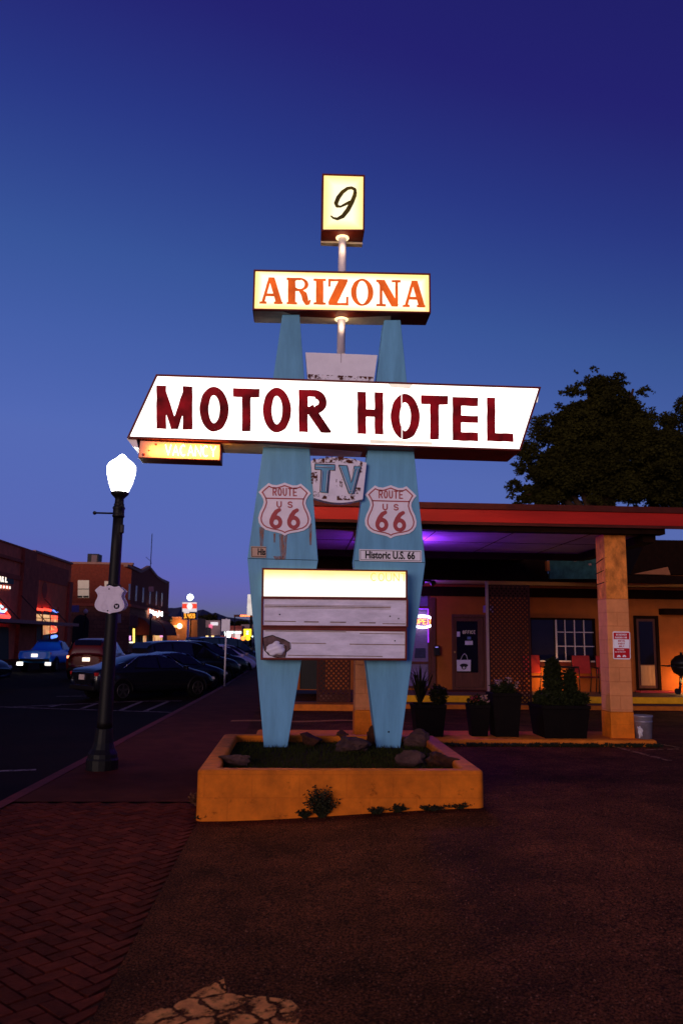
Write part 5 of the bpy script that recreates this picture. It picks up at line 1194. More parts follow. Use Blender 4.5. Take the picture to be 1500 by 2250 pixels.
# ------------------------------------------------------------------ vehicles
M_tyre = mat('tyre', (.005, .004, .004), .9, .3, 20, spec=.05); M_rim = mat('alloy_rim', (.05, .04, .04), .4, .2, 8, metal=.6)
M_cglass = mat('car_glass', (.006, .006, .010), .04, .1, 3, spec=.7); M_trim = mat('car_trim', (.006, .004, .004), .6, .2, 8)
M_tail = mat('tail_lamp', (.25, .01, .01), .15, .2, 10, emit=(1, .03, .02), estr=.05)
M_tailon = glow('lit_tail_lamp', (1, .30, .12), 3.0); M_headl = mat('head_lamp', (.55, .50, .52), .08, .1, 10); M_plate = mat('licence_plate', (.62, .46, .42), .5, .25, 30)
M_platelit = glow('lit_plate', (1, .86, .62), 1.6)
M_chrome = mat('chrome', (.75, .72, .76), .06, .05, 8, metal=1.0)
def paint(name, c, r=.22): return mat(name, c, r, .08, 4, coat=.3)
STN = {
 'sedan': [(-2.35, .45, .86, .88, .70, .60), (-2.30, .30, .96, .99, .82, .72), (-2.0, .26, 1.0, 1.05, .89, .74), (-1.55, .24, .98, 1.10, .91, .70), (-.75, .22, .97, 1.41, .92, .60), (-.05, .22, .95, 1.46, .92, .62), (.45, .22, .94, 1.42, .92, .61), (1.25, .24, .92, .99, .91, .74), (1.85, .26, .82, .90, .88, .72), (2.25, .30, .68, .76, .78, .62), (2.40, .42, .58, .62, .62, .5)],
 'suv': [(-2.30, .50, 1.0, 1.05, .74, .62), (-2.26, .34, 1.08, 1.42, .86, .62), (-2.05, .28, 1.08, 1.70, .92, .66), (-1.2, .26, 1.06, 1.76, .94, .68), (-.2, .26, 1.05, 1.76, .94, .68), (.45, .26, 1.04, 1.66, .94, .66), (1.2, .28, 1.03, 1.12, .93, .78), (1.9, .30, .98, 1.06, .90, .76), (2.25, .34, .82, .92, .84, .68), (2.38, .46, .66, .70, .70, .56)],
 'hatch': [(-2.1, .45, .92, .96, .70, .6), (-2.05, .30, 1.0, 1.15, .82, .62), (-1.75, .26, 1.0, 1.40, .87, .60), (-1.0, .24, .98, 1.53, .88, .62), (-.1, .24, .97, 1.56, .88, .63), (.5, .24, .95, 1.46, .88, .62), (1.35, .26, .92, 1.0, .87, .72), (1.8, .28, .80, .88, .84, .68), (2.1, .32, .66, .74, .74, .58), (2.2, .42, .58, .6, .6, .46)],
 'van': [(-2.5, .5, 1.1, 1.2, .80, .70), (-2.46, .34, 1.12, 1.75, .92, .72), (-2.2, .3, 1.12, 1.92, .96, .76), (-1.0, .28, 1.1, 1.95, .97, .78), (.4, .28, 1.08, 1.93, .97, .77), (.9, .28, 1.07, 1.80, .97, .74), (1.6, .3, 1.05, 1.15, .95, .8), (2.1, .32, .95, 1.02, .90, .74), (2.4, .38, .78, .84, .8, .6)],
 'pickup': [(-2.55, .60, 1.04, 1.06, .80, .76), (-2.5, .48, 1.06, 1.08, .84, .80), (-1.6, .40, 1.06, 1.08, .86, .80), (-.55, .36, 1.06, 1.08, .87, .80), (-.5, .36, 1.06, 1.50, .87, .64), (-.25, .36, 1.06, 1.62, .87, .65), (.45, .36, 1.05, 1.60, .87, .64), (1.05, .36, 1.04, 1.10, .87, .74), (1.9, .38, .98, 1.04, .85, .72), (2.3, .42, .86, .92, .82, .66), (2.4, .5, .7, .72, .72, .6)],
}
def car(label, kind, x, y, rz, m, cat='car', group=None, lit=False, z=-.25, name='parked_car', wheel=.33, rimm=None, plate=None):
    t = thing(name, label, cat, (x, y, z), rz, group); S = STN[kind]; K = []
    for (xs, zl, zb, zt, hb, ht) in S:
        top = zt if zt - zb > .2 else zt
        K.append([(0, zl), (hb * .8, zl), (hb * .97, zl + .10), (hb, zl + .45 * (zb - zl)), (hb * .985, zl + .8 * (zb - zl)), (hb * .93, zb), (ht, top - .05 if zt - zb > .2 else zb + (zt - zb) * .55), (ht * .78, top - .008), (0, top + .015)])
    V = []; F = []; n = 16
    for (st, k) in zip(S, K):
        V += [(st[0], -p[0], p[1]) for p in k] + [(st[0], p[0], p[1]) for p in k[-2:0:-1]]
    for j in range(len(S) - 1): F += [(j * n + i, j * n + (i + 1) % n, (j + 1) * n + (i + 1) % n, (j + 1) * n + i) for i in range(n)]
    F += [tuple(range(n)), tuple((len(S) - 1) * n + i for i in range(n - 1, -1, -1))]
    b = MB(); b.add(V, F, True); body = b.build('body', m, t, 0, True)
    sd = body.modifiers.new('round', 'SUBSURF'); sd.levels = 2; sd.render_levels = 2
    # glass, slightly proud of the subdivided skin
    tall = [zt - zb > .25 for (_, _, zb, zt, _, _) in S]; g_ = MB()
    def P(j, i): q = K[j][i]; return Vector((S[j][0], q[0], q[1]))
    runs = [j for j in range(len(S)) if tall[j]]
    for s in (-1, 1):
        lo = []; hi = []
        for j in runs: lo.append(P(j, 5)); hi.append(P(j, 6))
        lo = [P(runs[0], 5) + Vector((-.25 if kind in ('sedan',) else .0, 0, .03))] + lo[1:-1] + [P(runs[-1], 5) + Vector((.42, 0, .02))]
        for q in range(len(lo) - 1):
            a, c2, d, e = lo[q], lo[q + 1], hi[q + 1], hi[q]; gap = .035
            ux = Vector((gap, 0, 0)); dn = Vector((0, 0, .045))
            f = [a + ux + dn, c2 - ux + dn, d - ux - dn * .9, e + ux - dn * .9]
            f = [Vector((p.x, (p.y + .012) * s, p.z)) for p in f]; g_.add(f, [(0, 1, 2, 3)])
    def across(j0, j1, lift, wk=.86):
        a, c2 = P(j0, 7), P(j1, 7); a, c2 = a.lerp(c2, .10), a.lerp(c2, .90); wa, wb = K[j0][6][0] * wk, K[j1][6][0] * wk
        u = (c2 - a).normalized(); nv = Vector((-u.z, 0, u.x)); nv = nv if nv.z > 0 else -nv
        g_.add([Vector((a.x, s_ * wa, a.z)) + nv * lift for s_ in (-1, 1)] + [Vector((c2.x, s_ * wb, c2.z)) + nv * lift for s_ in (1, -1)], [(0, 1, 2, 3)])
    across(runs[-1], runs[-1] + 1, .035); across(runs[0] - (0 if kind == 'pickup' else 1 if kind == 'sedan' else 0), runs[0] + 1, .03)
    g_.build('windows', M_cglass, t, 0, True)
    x0, x1 = S[0][0], S[-1][0]; hb = max(s[4] for s in S); xr_, xf_ = x0 + .92, x1 - .92
    for xx in (xr_, xf_):
        for s in (-1, 1):
            wv = MB(); wv.tube([(xx, s * (hb - .20), wheel), (xx, s * (hb - .02), wheel), (xx, s * (hb + .0), wheel)], [wheel, wheel, wheel * .93], 22); wo = wv.build('wheel', M_tyre, t, 0, True)
            rm = MB(); rm.tube([(xx, s * (hb - .01), wheel), (xx, s * (hb + .006), wheel)], [wheel * .66, wheel * .64], 18)
            ro = rm.build('rim', M_trim, wo, 0, True)
            sp = MB()
            for q in range(5):
                a = q * 2 * math.pi / 5 + .3; u = Vector((math.cos(a), 0, math.sin(a))); v = Vector((-u.z, 0, u.x))
                sp.obox(Vector((xx, s * (hb + .008), wheel)) + u * wheel * .34, u * wheel * .30, v * wheel * .09, Vector((0, .006, 0)))
            sp.tube([(xx + math.cos(a) * wheel * .64, s * (hb + .008), wheel + math.sin(a) * wheel * .64) for a in np.linspace(0, 2 * math.pi, 19)], .018, 5, False)
            sp.build('rim', rimm or M_rim, wo, 0, True)
            ar = MB(); ar.tube([(xx + math.cos(a) * wheel * 1.12, s * (hb - .035), wheel + math.sin(a) * wheel * 1.12) for a in np.linspace(-.15, math.pi + .15, 13)], .045, 6); ar.build('wheel_arch', M_trim, t, 0, True)
    zb0 = S[1][2]; hw = S[1][4]
    for s in (-1, 1):
        b = MB(); b.obox((x0 + .06, s * (hw - .20), zb0 - .12), Vector((.05, 0, 0)), Vector((0, .17, 0)), Vector((0, 0, .055))); b.build('tail_light', M_tailon if lit else M_tail, t, .015, True)
        zf = S[-2][2]; b = MB(); b.obox((x1 - .16, s * (S[-2][4] - .16), zf - .06), Vector((.10, 0, 0)), Vector((0, .13, 0)), Vector((-.02, 0, .045))); b.build('headlight', M_headl, t, .015, True)
        b = MB(); jm = runs[-1]; b.obox((S[jm][0] + .45, s * (hb + .08), S[jm][2] + .07), Vector((.05, 0, 0)), Vector((0, .09, 0)), Vector((0, 0, .065))); b.build('mirror', m, t, .02, True)
    b = MB(); b.obox((x0 - .02, 0, zb0 - .22), Vector((.012, 0, 0)), Vector((0, .155, 0)), Vector((0, 0, .08))); b.build('licence_plate', M_platelit if lit else (plate or M_plate), t, 0, True)
    b = MB(); b.obox((x0 + .04, 0, S[1][1] + .12), Vector((.07, 0, 0)), Vector((0, hw * .88, 0)), Vector((0, 0, .07))); b.build('bumper', M_trim, t, .03, True); b = MB(); b.obox((x1 - .08, 0, S[-2][1] + .12), Vector((.08, 0, 0)), Vector((0, S[-2][4] * .8, 0)), Vector((0, 0, .06))); b.build('bumper', M_trim, t, .03, True)
    if kind == 'sedan':
        b = MB(); rr_ = [P(j, 6) + Vector((0, .012, .012)) for j in runs]; pts = [P(runs[0] - 1, 5) + Vector((.15, 0, .05))] + rr_ + [P(runs[-1] + 1, 5) + Vector((-.3, 0, .05))]
        for s in (1, -1): b.tube([Vector((p.x, p.y * s, p.z)) for p in pts], .010, 5)
        b.build('window_trim', M_chrome, t, 0, True)
    return t
ANG = rad(43); GRP = 'cars parked nose-in along the right kerb'
Pblk = paint('black_car_paint', (.006, .006, .009)); Pnavy = paint('navy_car_paint', (.008, .012, .030)); Pwht = paint('white_car_paint', (.85, .60, .72)); Pgry = paint('grey_car_paint', (.30, .22, .25))
row = [('black fastback sedan parked nearest the lamp post, its plate toward the street', 'sedan', Pblk), ('dark navy sedan parked just beyond the black fastback', 'sedan', Pnavy), ('black sport utility parked third from the lamp post', 'suv', Pblk),
       ('tall black sport utility parked beside the pale hatchback', 'suv', Pblk), ('pale pinkish hatchback parked with its nose near the pavement', 'hatch', Pwht), ('silver grey hatchback parked beyond the pale one', 'hatch', Pgry), ('dark van parked farthest along the right kerb', 'van', Pblk), ('dark sport utility barely visible beyond the van', 'suv', Pnavy)]
for i, (lab, kind, m) in enumerate(row):
    yy = 25.3 + 3.75 * i; o = car(lab, kind, -4.55 + .10 * min(i, 4) + (.3 if kind in ('hatch',) else 0), yy, ANG, m, group=GRP)
    o.scale = (.90, .95, .92) if kind == 'sedan' else (.95, .97, .97)
# street-side vehicles on the left
Pblue = paint('blue_truck_paint', (.02, .26, .95), .25); Pred = paint('dark_red_paint', (.11, .011, .006), .3)
tr = car('bright blue pickup truck seen from behind in the left lane', 'pickup', -13.2, 44.6, rad(90), Pblue, 'pickup', name='pickup_truck', wheel=.36, lit=False, plate=M_platelit)
for s in (-1, 1):
    b = MB(); b.obox((-2.56, s * .70, .42), Vector((.03, 0, 0)), Vector((0, .15, 0)), Vector((0, 0, .085))); b.build('bumper_light', glow('bumper_light' + str(s), (1, .97, .86), 2.5 if s > 0 else 1.2), tr, .01, True)
car('dark red car with lit rear lamps, right of the blue pickup', 'suv', -8.85, 37.4, rad(90), Pred, name='red_car', lit=True)
car('dark off-roader with red wheels cut by the left picture edge', 'suv', -12.25, 28.6, rad(-12), Pblk, name='off_roader', wheel=.40, rimm=mat('red_rim', (.45, .03, .02), .4, .2, 8))
# parking post among the cars
c = gr(493, 1508, 0); t = thing('street_sign_post', 'thin grey post with a small pale sign by the parked cars', 'sign post', (c.x, c.y, 0))
zt_ = at(495, 1362, c.y).z; b = MB(); b.tube([(c.x, c.y, 0), (c.x, c.y, zt_ + .05)], .028, 8); b.build('post', M_pole, t)
b = MB(); b.box(c.x - .16, c.x + .12, c.y - .04, c.y - .03, zt_ - .38, zt_ + .02); b.build('sign_plate', M_white, t)
# ------------------------------------------------------------------ far side of the street
M_bA = mat('rose_stucco', (.80, .15, .07), .85, .25, 1.5, bump=.2)
M_bB = mat('tan_red_stucco', (.85, .15, .05), .85, .2, 1.2, bump=.2)
M_pil = mat('pilaster_stone', (.45, .085, .04), .85, .3, 2)
M_bC = brick_mat('red_brick', (.30, .045, .018), (.25, .036, .014), (.20, .06, .035), 1, .24, .08, .85, .3, .01)
M_stone = brick_mat('rough_stone', (.32, .10, .05), (.24, .07, .035), (.12, .04, .02), 1, .7, .4, .9, .4, .02)
M_cap = mat('stone_cap', (.42, .20, .14), .8, .2, 3); M_shade = mat('pale_blind', (.62, .50, .40), .8, .1, 2, emit=(.9, .62, .40), estr=.22)
M_void = mat('dark_opening', (.012, .008, .010), .5, .3, 3)
W1 = glow('shop_warm', (1, .62, .25), .9, second=(.5, .14, .05), scale=1.1); W2 = glow('shop_white', (1, .86, .70), 1.6); R1 = glow('red_neon', (1, .06, .03), 2.4); B1 = glow('blue_neon', (.12, .25, 1), 2.2); Cn = glow('cyan_neon', (.35, .75, 1), 2.2); P1 = glow('lilac_window', (.30, .10, .42), .35, second=(.1, .03, .2), scale=.8)
def zc(px, py, Xp): return atx(px, py, Xp)
far_walk = MB(); far_walk.box(-23.5, -16.9, -5, 300, -.3, 0.0); far_walk.build('far_pavement', M_conc); tag(bpy.data.objects['far_pavement'], kind='structure')
def quad_x(px0, px1, yt0, yb0, X, yt1=None, yb1=None, out=.03):
    """upright patch on a street front at x = X between two photo columns"""
    a = atx(px0, yt0, X + out); d = atx(px0, yb0, X + out); b_ = atx(px1, yt1 if yt1 else yt0, X + out); c_ = atx(px1, yb1 if yb1 else yb0, X + out)
    return [d, c_, b_, a]
def slab(m, pts, name, parent, th=.03, bev=0):
    b = MB(); b.prism(pts, (-th, 0, 0)); return b.build(name, m, parent, bev)
XA = -19.0
yA1 = atx(62, 1400, XA).y; yB1 = atx(148, 1400, XA).y; zA = atx(62, 1210, XA).z; zB = atx(105, 1223, XA).z
bA = thing('corner_shop', 'rose stucco shop with lit letters and neon windows at the left edge', 'building', (XA, 45, 0))
b = MB(); b.box(XA - 14, XA, 24, yA1 - .05, -.2, zA); b.build('wall', M_bA, bA)
b = MB(); b.box(XA - .2, XA + .25, yA1 - 2.6, yA1 - .045, -.2, zA + .05); b.build('pilaster', M_pil, bA)
b = MB(); b.box(XA + .005, XA + .18, 24, yA1 - 2.65, zA - 1.0, zA - .8); b.box(XA + .005, XA + .12, 24, yA1 - 2.65, zA - 2.2, zA - 1.9); b.box(XA - 14, XA + .06, 24, yA1 - .05, zA + .005, zA + .12); b.build('cornice', M_pil, bA)
b = MB(); b.prism(quad_x(-25, 31, 1254, 1282, XA, 1262, 1284, .06), (-.05, 0, 0)); sg = b.build('sign_board', M_black, bA)
def street_letters(mb, text, px, py, X, cw, ch, gap, r, slope, kind='line'):
    o = atx(px, py, X); e = atx(px + 40, py + slope * 40, X); sc_ = (atx(px, py - 10, X).z - o.z) / 10; ey = (e - o) / 40
    word(mb, text, 0, 0, cw, ch, gap, r, lambda x, y: o + ey * x + Vector((0, 0, y * sc_)), r * .6, kind)
b = MB(); street_letters(b, 'ILLIKL', -22, 1277, XA + .085, 6, 16, 2.2, 1.2, .08); 
b.build('sign_lettering', W2, sg)
b = MB(); street_letters(b, 'ARIZONA', -18, 1290.5, XA + .085, 4.2, 7.0, 2.6, .95, .09); b.build('sign_lettering', W2, sg)
slab(P1, quad_x(-30, 24, 1326, 1364, XA, 1356, 1366, .04), 'window', bA)
b = MB(); 
for i in range(3): b.tube([atx(-20, 1350.5 + i * 3, XA + .1), atx(22, 1352 + i * 3, XA + .1)], .035, 6)
b.tube([atx(0, 1325, XA + .1), atx(24, 1356, XA + .1)], .03, 6); b.build('red_neon_tube', R1, bA)
b = MB(); b.tube([atx(-6, 1330, XA + .1), atx(2, 1343, XA + .1), atx(10, 1344, XA + .1), atx(14, 1339, XA + .1)], .07, 6); b.tube([atx(2, 1331, XA + .1), atx(6, 1334, XA + .1)], .07, 6); b.build('blue_neon_tube', Cn, bA)
slab(M_void, quad_x(-40, 20, 1376, 1470, XA, 1378, 1452, .02), 'shop_window', bA)
bB = thing('tall_shopfront', 'plain tall tan shopfront with an oval medallion and neon lit windows', 'building', (XA, 62, 0))
b = MB(); b.box(XA - 14, XA - .02, yA1, yB1, -.2, zB); b.build('wall', M_bB, bB)
b = MB(); b.box(XA - 14, XA + .12, yA1 + .02, yB1, zB + .005, zB + .16); b.build('parapet_cap', M_cap, bB)
b = MB(); b.box(XA - .015, XA + .03, yA1 + .3, yB1 - .8, zB - 1.9, zB - .55); b.build('frieze', M_pil, bB)
b = MB(); b.box(XA - .015, XA + .2, yB1 - .75, yB1 + .1, -.2, zB - 1.5); b.build('pilaster', M_pil, bB); b = MB(); b.box(XA - .015, XA + .2, yA1 + .02, yA1 + .9, -.2, zB - 1.2); b.build('pilaster', M_pil, bB)
b = MB(); c = atx(99, 1297, XA + .01); b.add([c + Vector((0, math.cos(a) * .62, math.sin(a) * .62)) for a in np.linspace(0, 2 * math.pi, 24, False)], [tuple(range(24))]); b.build('medallion', M_pil, bB)
b = MB(); b.prism(quad_x(57, 77, 1332, 1440, XA, 1334, 1434, .0), (-.05, 0, 0)); b.prism(quad_x(80, 130, 1334, 1436, XA, 1340, 1430, .0), (-.05, 0, 0)); fw = b.build('shop_window', M_void, bB)
slab(P1, quad_x(57.5, 76, 1333, 1369, XA, 1335, 1369, .02), 'lit_pane', fw); slab(W1, quad_x(81, 128, 1349, 1369, XA, 1353, 1369, .02), 'lit_pane', fw)
slab(W1, quad_x(95, 125, 1374, 1395, XA, 1374, 1390, .02), 'lit_pane', fw)
b = MB()
for i in range(3): b.tube([atx(57.5, 1351 + i * 2.6, XA + .08), atx(75.5, 1352 + i * 2.4, XA + .08)], .04, 6); b.tube([atx(115, 1353 + i * 3, XA + .08), atx(126.5, 1354.5 + i * 3, XA + .08)], .045, 6)
for x0, y0, x1, y1 in [(82, 1338, 95, 1340), (97, 1338.5, 112, 1341), (115, 1376, 124, 1383), (112, 1388, 124, 1386)]: b.tube([atx(x0, y0, XA + .08), atx(x1, y1, XA + .08)], .10, 6)
b.build('red_neon_tube', R1, bB)
b = MB(); b.tube([atx(60, 1334.5, XA + .08), atx(64, 1336, XA + .08), atx(63, 1346, XA + .08), atx(59, 1346, XA + .08)], .06, 6); b.tube([atx(117, 1341, XA + .08), atx(127, 1346, XA + .08)], .06, 6); b.tube([atx(114, 1400, XA + .08), atx(124, 1398, XA + .08)], .12, 6); b.build('blue_neon_tube', B1, bB)
b = MB()
for x, y, r in [(86.5, 1339, .28), (85.5, 1364, .3), (90.5, 1364, .3), (98, 1365, .3), (97.5, 1380, .25), (70, 1386, .12)]: b.lathe([(r, 0), (r * .9, .05)], atx(x, y, XA + .05), (1, 0, 0), 10)
b.build('shop_lamp', W2, bB)
b = MB()
for px in (80, 94.5, 111.5, 129): b.prism(quad_x(px - .8, px + .8, 1334, 1438, XA, 1334, 1438, .05), (-.04, 0, 0))
b.prism(quad_x(80, 129, 1357, 1358.5, XA, 1359, 1360.5, .05), (-.04, 0, 0)); b.build('window_frame', M_pil, fw)
# flat metal canopy over the far pavement
t = thing('shop_canopy', 'thin flat metal canopy along the fronts of the left shops', 'canopy', (-17.8, 55, 2.3))
p = atx(174, 1375, -16.9); b = MB(); b.box(XA + .26, -16.9, 26, p.y, p.z - .05, p.z + .17); b.build('canopy_deck', mat('rose_metal', (.36, .12, .10), .6, .2, 4), t)
b = MB()
for yy in np.arange(30, p.y, 5.2): b.tube([(XA + .25, yy, p.z + 1.9), (-17.0, yy, p.z + .17)], .03, 5)
b.build('hanger_rod', M_black, t)
# brick corner building
XC = -17.0; cY = atx(282, 1400, XC).y; eY = atx(367, 1400, XC).y; zC = at(282, 1241, cY).z
bC = thing('brick_corner_building', 'two-storey red brick corner building with pale blinds and a glowing white sign', 'building', (XC - 5, cY, 0))
b = MB(); b.box(XC - 12, XC, cY, eY, 4.9, zC); b.build('wall', M_bC, bC)
b = MB(); b.box(XC - 12.02, XC + .03, cY - .03, eY, -.2, 4.6); b.build('stone_base', M_stone, bC)
b = MB(); b.box(XC - 12.05, XC + .18, cY - .18, eY + .02, 4.605, 4.895); b.build('string_course', M_pil, bC)
b = MB(); b.box(XC - 12.05, XC + .12, cY - .12, cY + .4, zC + .005, zC + .22)
pts = [(281, 1240), (311, 1254), (330, 1243), (347, 1264.5), (368, 1278.5), (368, 1283), (347, 1270), (330, 1249), (311, 1259), (281, 1245)]
b.prism([atx(x, y, XC + .13) for x, y in pts], (-.4, 0, 0)); b.build('parapet_cap', M_cap, bC)
b = MB(); b.prism([atx(x, y, XC - .004) for x, y in [(311, 1259), (330, 1249), (347, 1270), (347, 1285), (311, 1275)]], (-.3, 0, 0)); b.build('gable', M_bC, bC)
def win_y(px0, px1, y0, y1, m, name='window'):
    b = MB(); b.prism([at(px0, y1, cY - .05), at(px1, y1, cY - .05), at(px1, y0, cY - .05), at(px0, y0, cY - .05)], (0, .04, 0)); return b.build(name, m, bC)
w_ = win_y(171.5, 196, 1275, 1313.5, M_shade); b = MB(); q = [at(170, 1315, cY - .10), at(196, 1315, cY - .10)]; b.prism([at(171, 1309, cY - .07), at(181.5, 1309, cY - .07), at(181.5, 1313, cY - .07), at(171, 1313, cY - .07)], (0, .015, 0)); b.prism([at(183.5, 1309, cY - .07), at(195, 1309, cY - .07), at(195, 1313, cY - .07), at(183.5, 1313, cY - .07)], (0, .015, 0)); b.prism([at(171.5, 1293.5, cY - .07), at(196, 1293.5, cY - .07), at(196, 1295, cY - .07), at(171.5, 1295, cY - .07)], (0, .015, 0)); b.build('sash', M_void, w_)
win_y(230, 243, 1277, 1312, M_shade)
b = MB(); c = at(178.5, 1368, cY - .06); rw = (at(196, 1368, cY).x - at(161, 1368, cY).x) / 2; b.prism([Vector((c.x - rw, c.y, 0)), Vector((c.x + rw, c.y, 0))] + [Vector((c.x + rw * math.cos(a), c.y, c.z + rw * math.sin(a))) for a in np.linspace(0, math.pi, 12)], (0, .03, 0)); b.build('arched_door', M_void, bC)
for px in (286, 301, 316, 331, 345, 357):
    a = zc(px, 1283 + (px - 286) * .28, XC + .03); d = zc(px, 1318 + (px - 286) * .2, XC + .03); b = MB(); b.box(XC - .02, XC + .02, a.y - .45, a.y + .45, d.z, a.z); b.build('window', mat('dim_pane', (.10, .05, .07), .25, .2, 3), bC)
slab(M_void, quad_x(308, 330, 1392, 1420, XC, 1392, 1418, .05), 'shopfront', bC)
slab(W1, quad_x(337, 357, 1396, 1418, XC, 1397, 1416, .06), 'lit_shop_window', bC); slab(W1, quad_x(315, 322, 1397, 1418, XC, 1397, 1418, .06), 'lit_shop_window', bC); slab(glow('pink_window', (1, .35, .75), 1.2), quad_x(352, 358, 1396, 1400, XC, 1396, 1400, .09), 'lit_shop_window', bC)
slab(M_void, quad_x(284, 304, 1376, 1420, XC, 1378, 1418, .05), 'dark_doorway', bC)
slab(glow('yellow_doorlight', (1, .68, .12), 2.2), quad_x(293, 296.5, 1381, 1412, XC, 1381, 1412, .08), 'lit_door_edge', bC); slab(W2, quad_x(285, 293, 1410, 1413, XC, 1410, 1413, .08), 'lit_door_edge', bC); slab(glow('lilac_sign', (.8, .35, .8), 1.6), quad_x(285, 288, 1397, 1407, XC, 1397, 1407, .08), 'small_lit_sign', bC)
t = thing('shop_sign', 'glowing white script sign on the brick corner building', 'sign', zc(343, 1354, XC + .2))
b = MB(); r_ = random.Random(2)
o = atx(330, 1349, XC + .35); e = atx(356, 1353, XC + .35); sc_ = (atx(330, 1339, XC + .35).z - o.z) / 10; ey = (e - o) / 26
outline(b, lambda X, Y: field([('brush', [(0, 9, 1.6), (2, 0, 1.8), (5, 8, 1.6)], 0), ('line', [(7, 0), (7, 6)], 1.5), ('line', [(10, 0), (10, 6), (13, 6), (13, 0)], 1.5), ('line', [(13.5, 4), (16, -3.5), (18.5, 5)], 1.5), ('line', [(19, 0), (19, 9)], 1.5), ('ell', 22.5, 3, 2.8, 3.6), ('line', [(26, 0), (26, 9)], 1.6)], X, Y), -3, -7, 29, 12, .7, lambda x, y: o + ey * x + Vector((0, 0, y * sc_)))
b.build('sign_lettering', glow('white_sign', (1, 1, .96), 4), t)
t = thing('barrel_awning', 'dark red barrel awning over the shop below the white sign', 'awning', (XC + .7, zc(343, 1390, XC).y, 2.6))
y0, y1 = zc(318, 1380, XC + 1).y, zc(376, 1380, XC + 1).y; zt_ = zc(345, 1362, XC).z; zb_ = zc(345, 1396, XC).z
b = MB()
for k, (ya, yb) in enumerate(((y0, (y0 + y1) / 2 - .4), ((y0 + y1) / 2 + .4, y1))):
    P = [Vector((XC + .06, ya, zb_))] + [Vector((XC + .06 + 1.7 * math.sin(a), ya, zb_ + (zt_ - zb_) * math.cos(a))) for a in np.linspace(0, math.pi / 2, 8)]
    b.prism(P, (0, yb - ya, 0))
b.build('awning_cloth', mat('awning_red', (.14, .02, .018), .85, .3, 4), t)
t = thing('rooftop_unit', 'dark boxy air unit on the brick building roof', 'air conditioner', at(205, 1240, cY + 3))
b = MB(); p0, p1 = at(191.5, 1240, cY + 3), at(217, 1222, cY + 3); b.box(p0.x, p1.x, cY + 3, cY + 4.6, zC - .2, p1.z + .25); un = b.build('unit_case', M_void, t, .02)
b = MB(); xa, xb = at(201, 1230, cY + 2.9).x, at(213, 1230, cY + 2.9).x; b.box(xa, xb, cY + 2.95, cY + 2.998, zC + .2, p1.z + .1); b.build('grille', mat('rust_grille', (.25, .15, .14), .7, .3, 20), un)
t = thing('roof_antenna', 'thin radio mast above the brick gable', 'antenna', zc(331, 1246, XC - .2))
b = MB(); p = zc(331, 1248, XC - .2); p2 = zc(334, 1172, XC - .2); b.tube([p, Vector((p.x, p.y, p2.z))], .05, 5); m_ = Vector((p.x, p.y, p.z + .8)); b.tube([m_ + Vector((-.6, 0, .5)), m_, m_ + Vector((.1, 0, -.3))], .03, 5); b.build('mast', M_void, t)
def far_lamp(px, y0, yb, Y, label, lit=False, e=5):
    c = at(px, yb, Y); t = thing('street_lamp', label, 'street lamp', (c.x, Y, c.z)); k = Y / F_PX
    b = MB(); b.lathe([(3 * k, 0), (1.8 * k, 3 * k), (1.4 * k, (yb - y0 - 12) * k), (3 * k, (yb - y0 - 10) * k)], c, n=8); b.build('post', M_iron, t)
    b = MB(); b.lathe([(2.5 * k, 0), (5 * k, 4 * k), (4.4 * k, 7 * k), (1 * k, 10.5 * k)], c + Vector((0, 0, (yb - y0 - 10) * k)), n=12); b.build('globe', glow('far_globe', (1, .98, .9), e) if lit else mat('pale_globe', (.62, .38, .34), .4, .1, 4), t)
far_lamp(183, 1342, 1440, 74, 'unlit globe lamp post before the arched brick doorway')
far_lamp(328, 1350, 1430, 82, 'unlit globe lamp post beside the red awning')
for px0, px1, y0, y1, Y, X, lab, m in [(155, 174, 1330, 1345, 79, 0, 'small lilac hanging sign left of the arched doorway', mat('lilac_sign_face', (.22, .14, .28), .6, .3, 6)), (255, 266, 1349, 1368, 79, 0, 'pale notice board on the rough stone wall', mat('pale_notice', (.42, .26, .26), .6, .3, 9)), (286, 303, 1352, 1376, 78.5, 0, 'dim square board above the lit doorway', mat('dim_board', (.16, .06, .05), .7, .4, 9)), (327, 338, 1289, 1300, 77, 0, 'tiny dim street sign high against the brick side', mat('dim_sign', (.16, .07, .12), .6, .3, 9))]:
    b = MB(); b.prism(poly_at([(px0, y1), (px1, y1), (px1, y0), (px0, y0)], Y), (0, .06, 0)); b.solo('wall_sign', m, lab, 'sign')

# ------------------------------------------------------------------ down the street
t = thing('petrol_price_sign', 'red and white pole sign with an orange digital price', 'sign', (at(417, 1402, 118).x, 118, 0)); Y = 118
c = at(412, 1400, Y); b = MB(); b.tube([(c.x, Y + .3, -.2), (c.x, Y + .3, at(412, 1362, Y).z)], .16, 10); b.build('pole', M_white, t)
b = MB(); b.prism(poly_at([(400, 1361.5), (433, 1361.5), (433, 1322.5), (400, 1322.5)], Y + .05), (0, .5, 0)); b.build('sign_case', M_white, t)
def fq(x0, y0, x1, y1, Y): return poly_at([(x0, y1), (x1, y1), (x1, y0), (x0, y0)], Y)
b = MB(); b.prism(fq(401, 1323.5, 432.5, 1344, Y), (0, .04, 0)); b.build('white_face', glow('white_face', (1, .86, .82), .75), t)
b = MB(); b.prism(fq(401, 1326.5, 432.5, 1337, Y - .03), (0, .02, 0)); b.build('red_band', glow('red_face', (1, .07, .03), .95), t)
b = MB(); outline(b, lambda X, Y_: d_ell(X, Y_, 0, 0, 6.2, 6.2), -8, -8, 8, 8, .8, face_map(417, 1332, Y - .05)); b.build('round_emblem', glow('emblem', (1, .92, .88), 1.2), t)
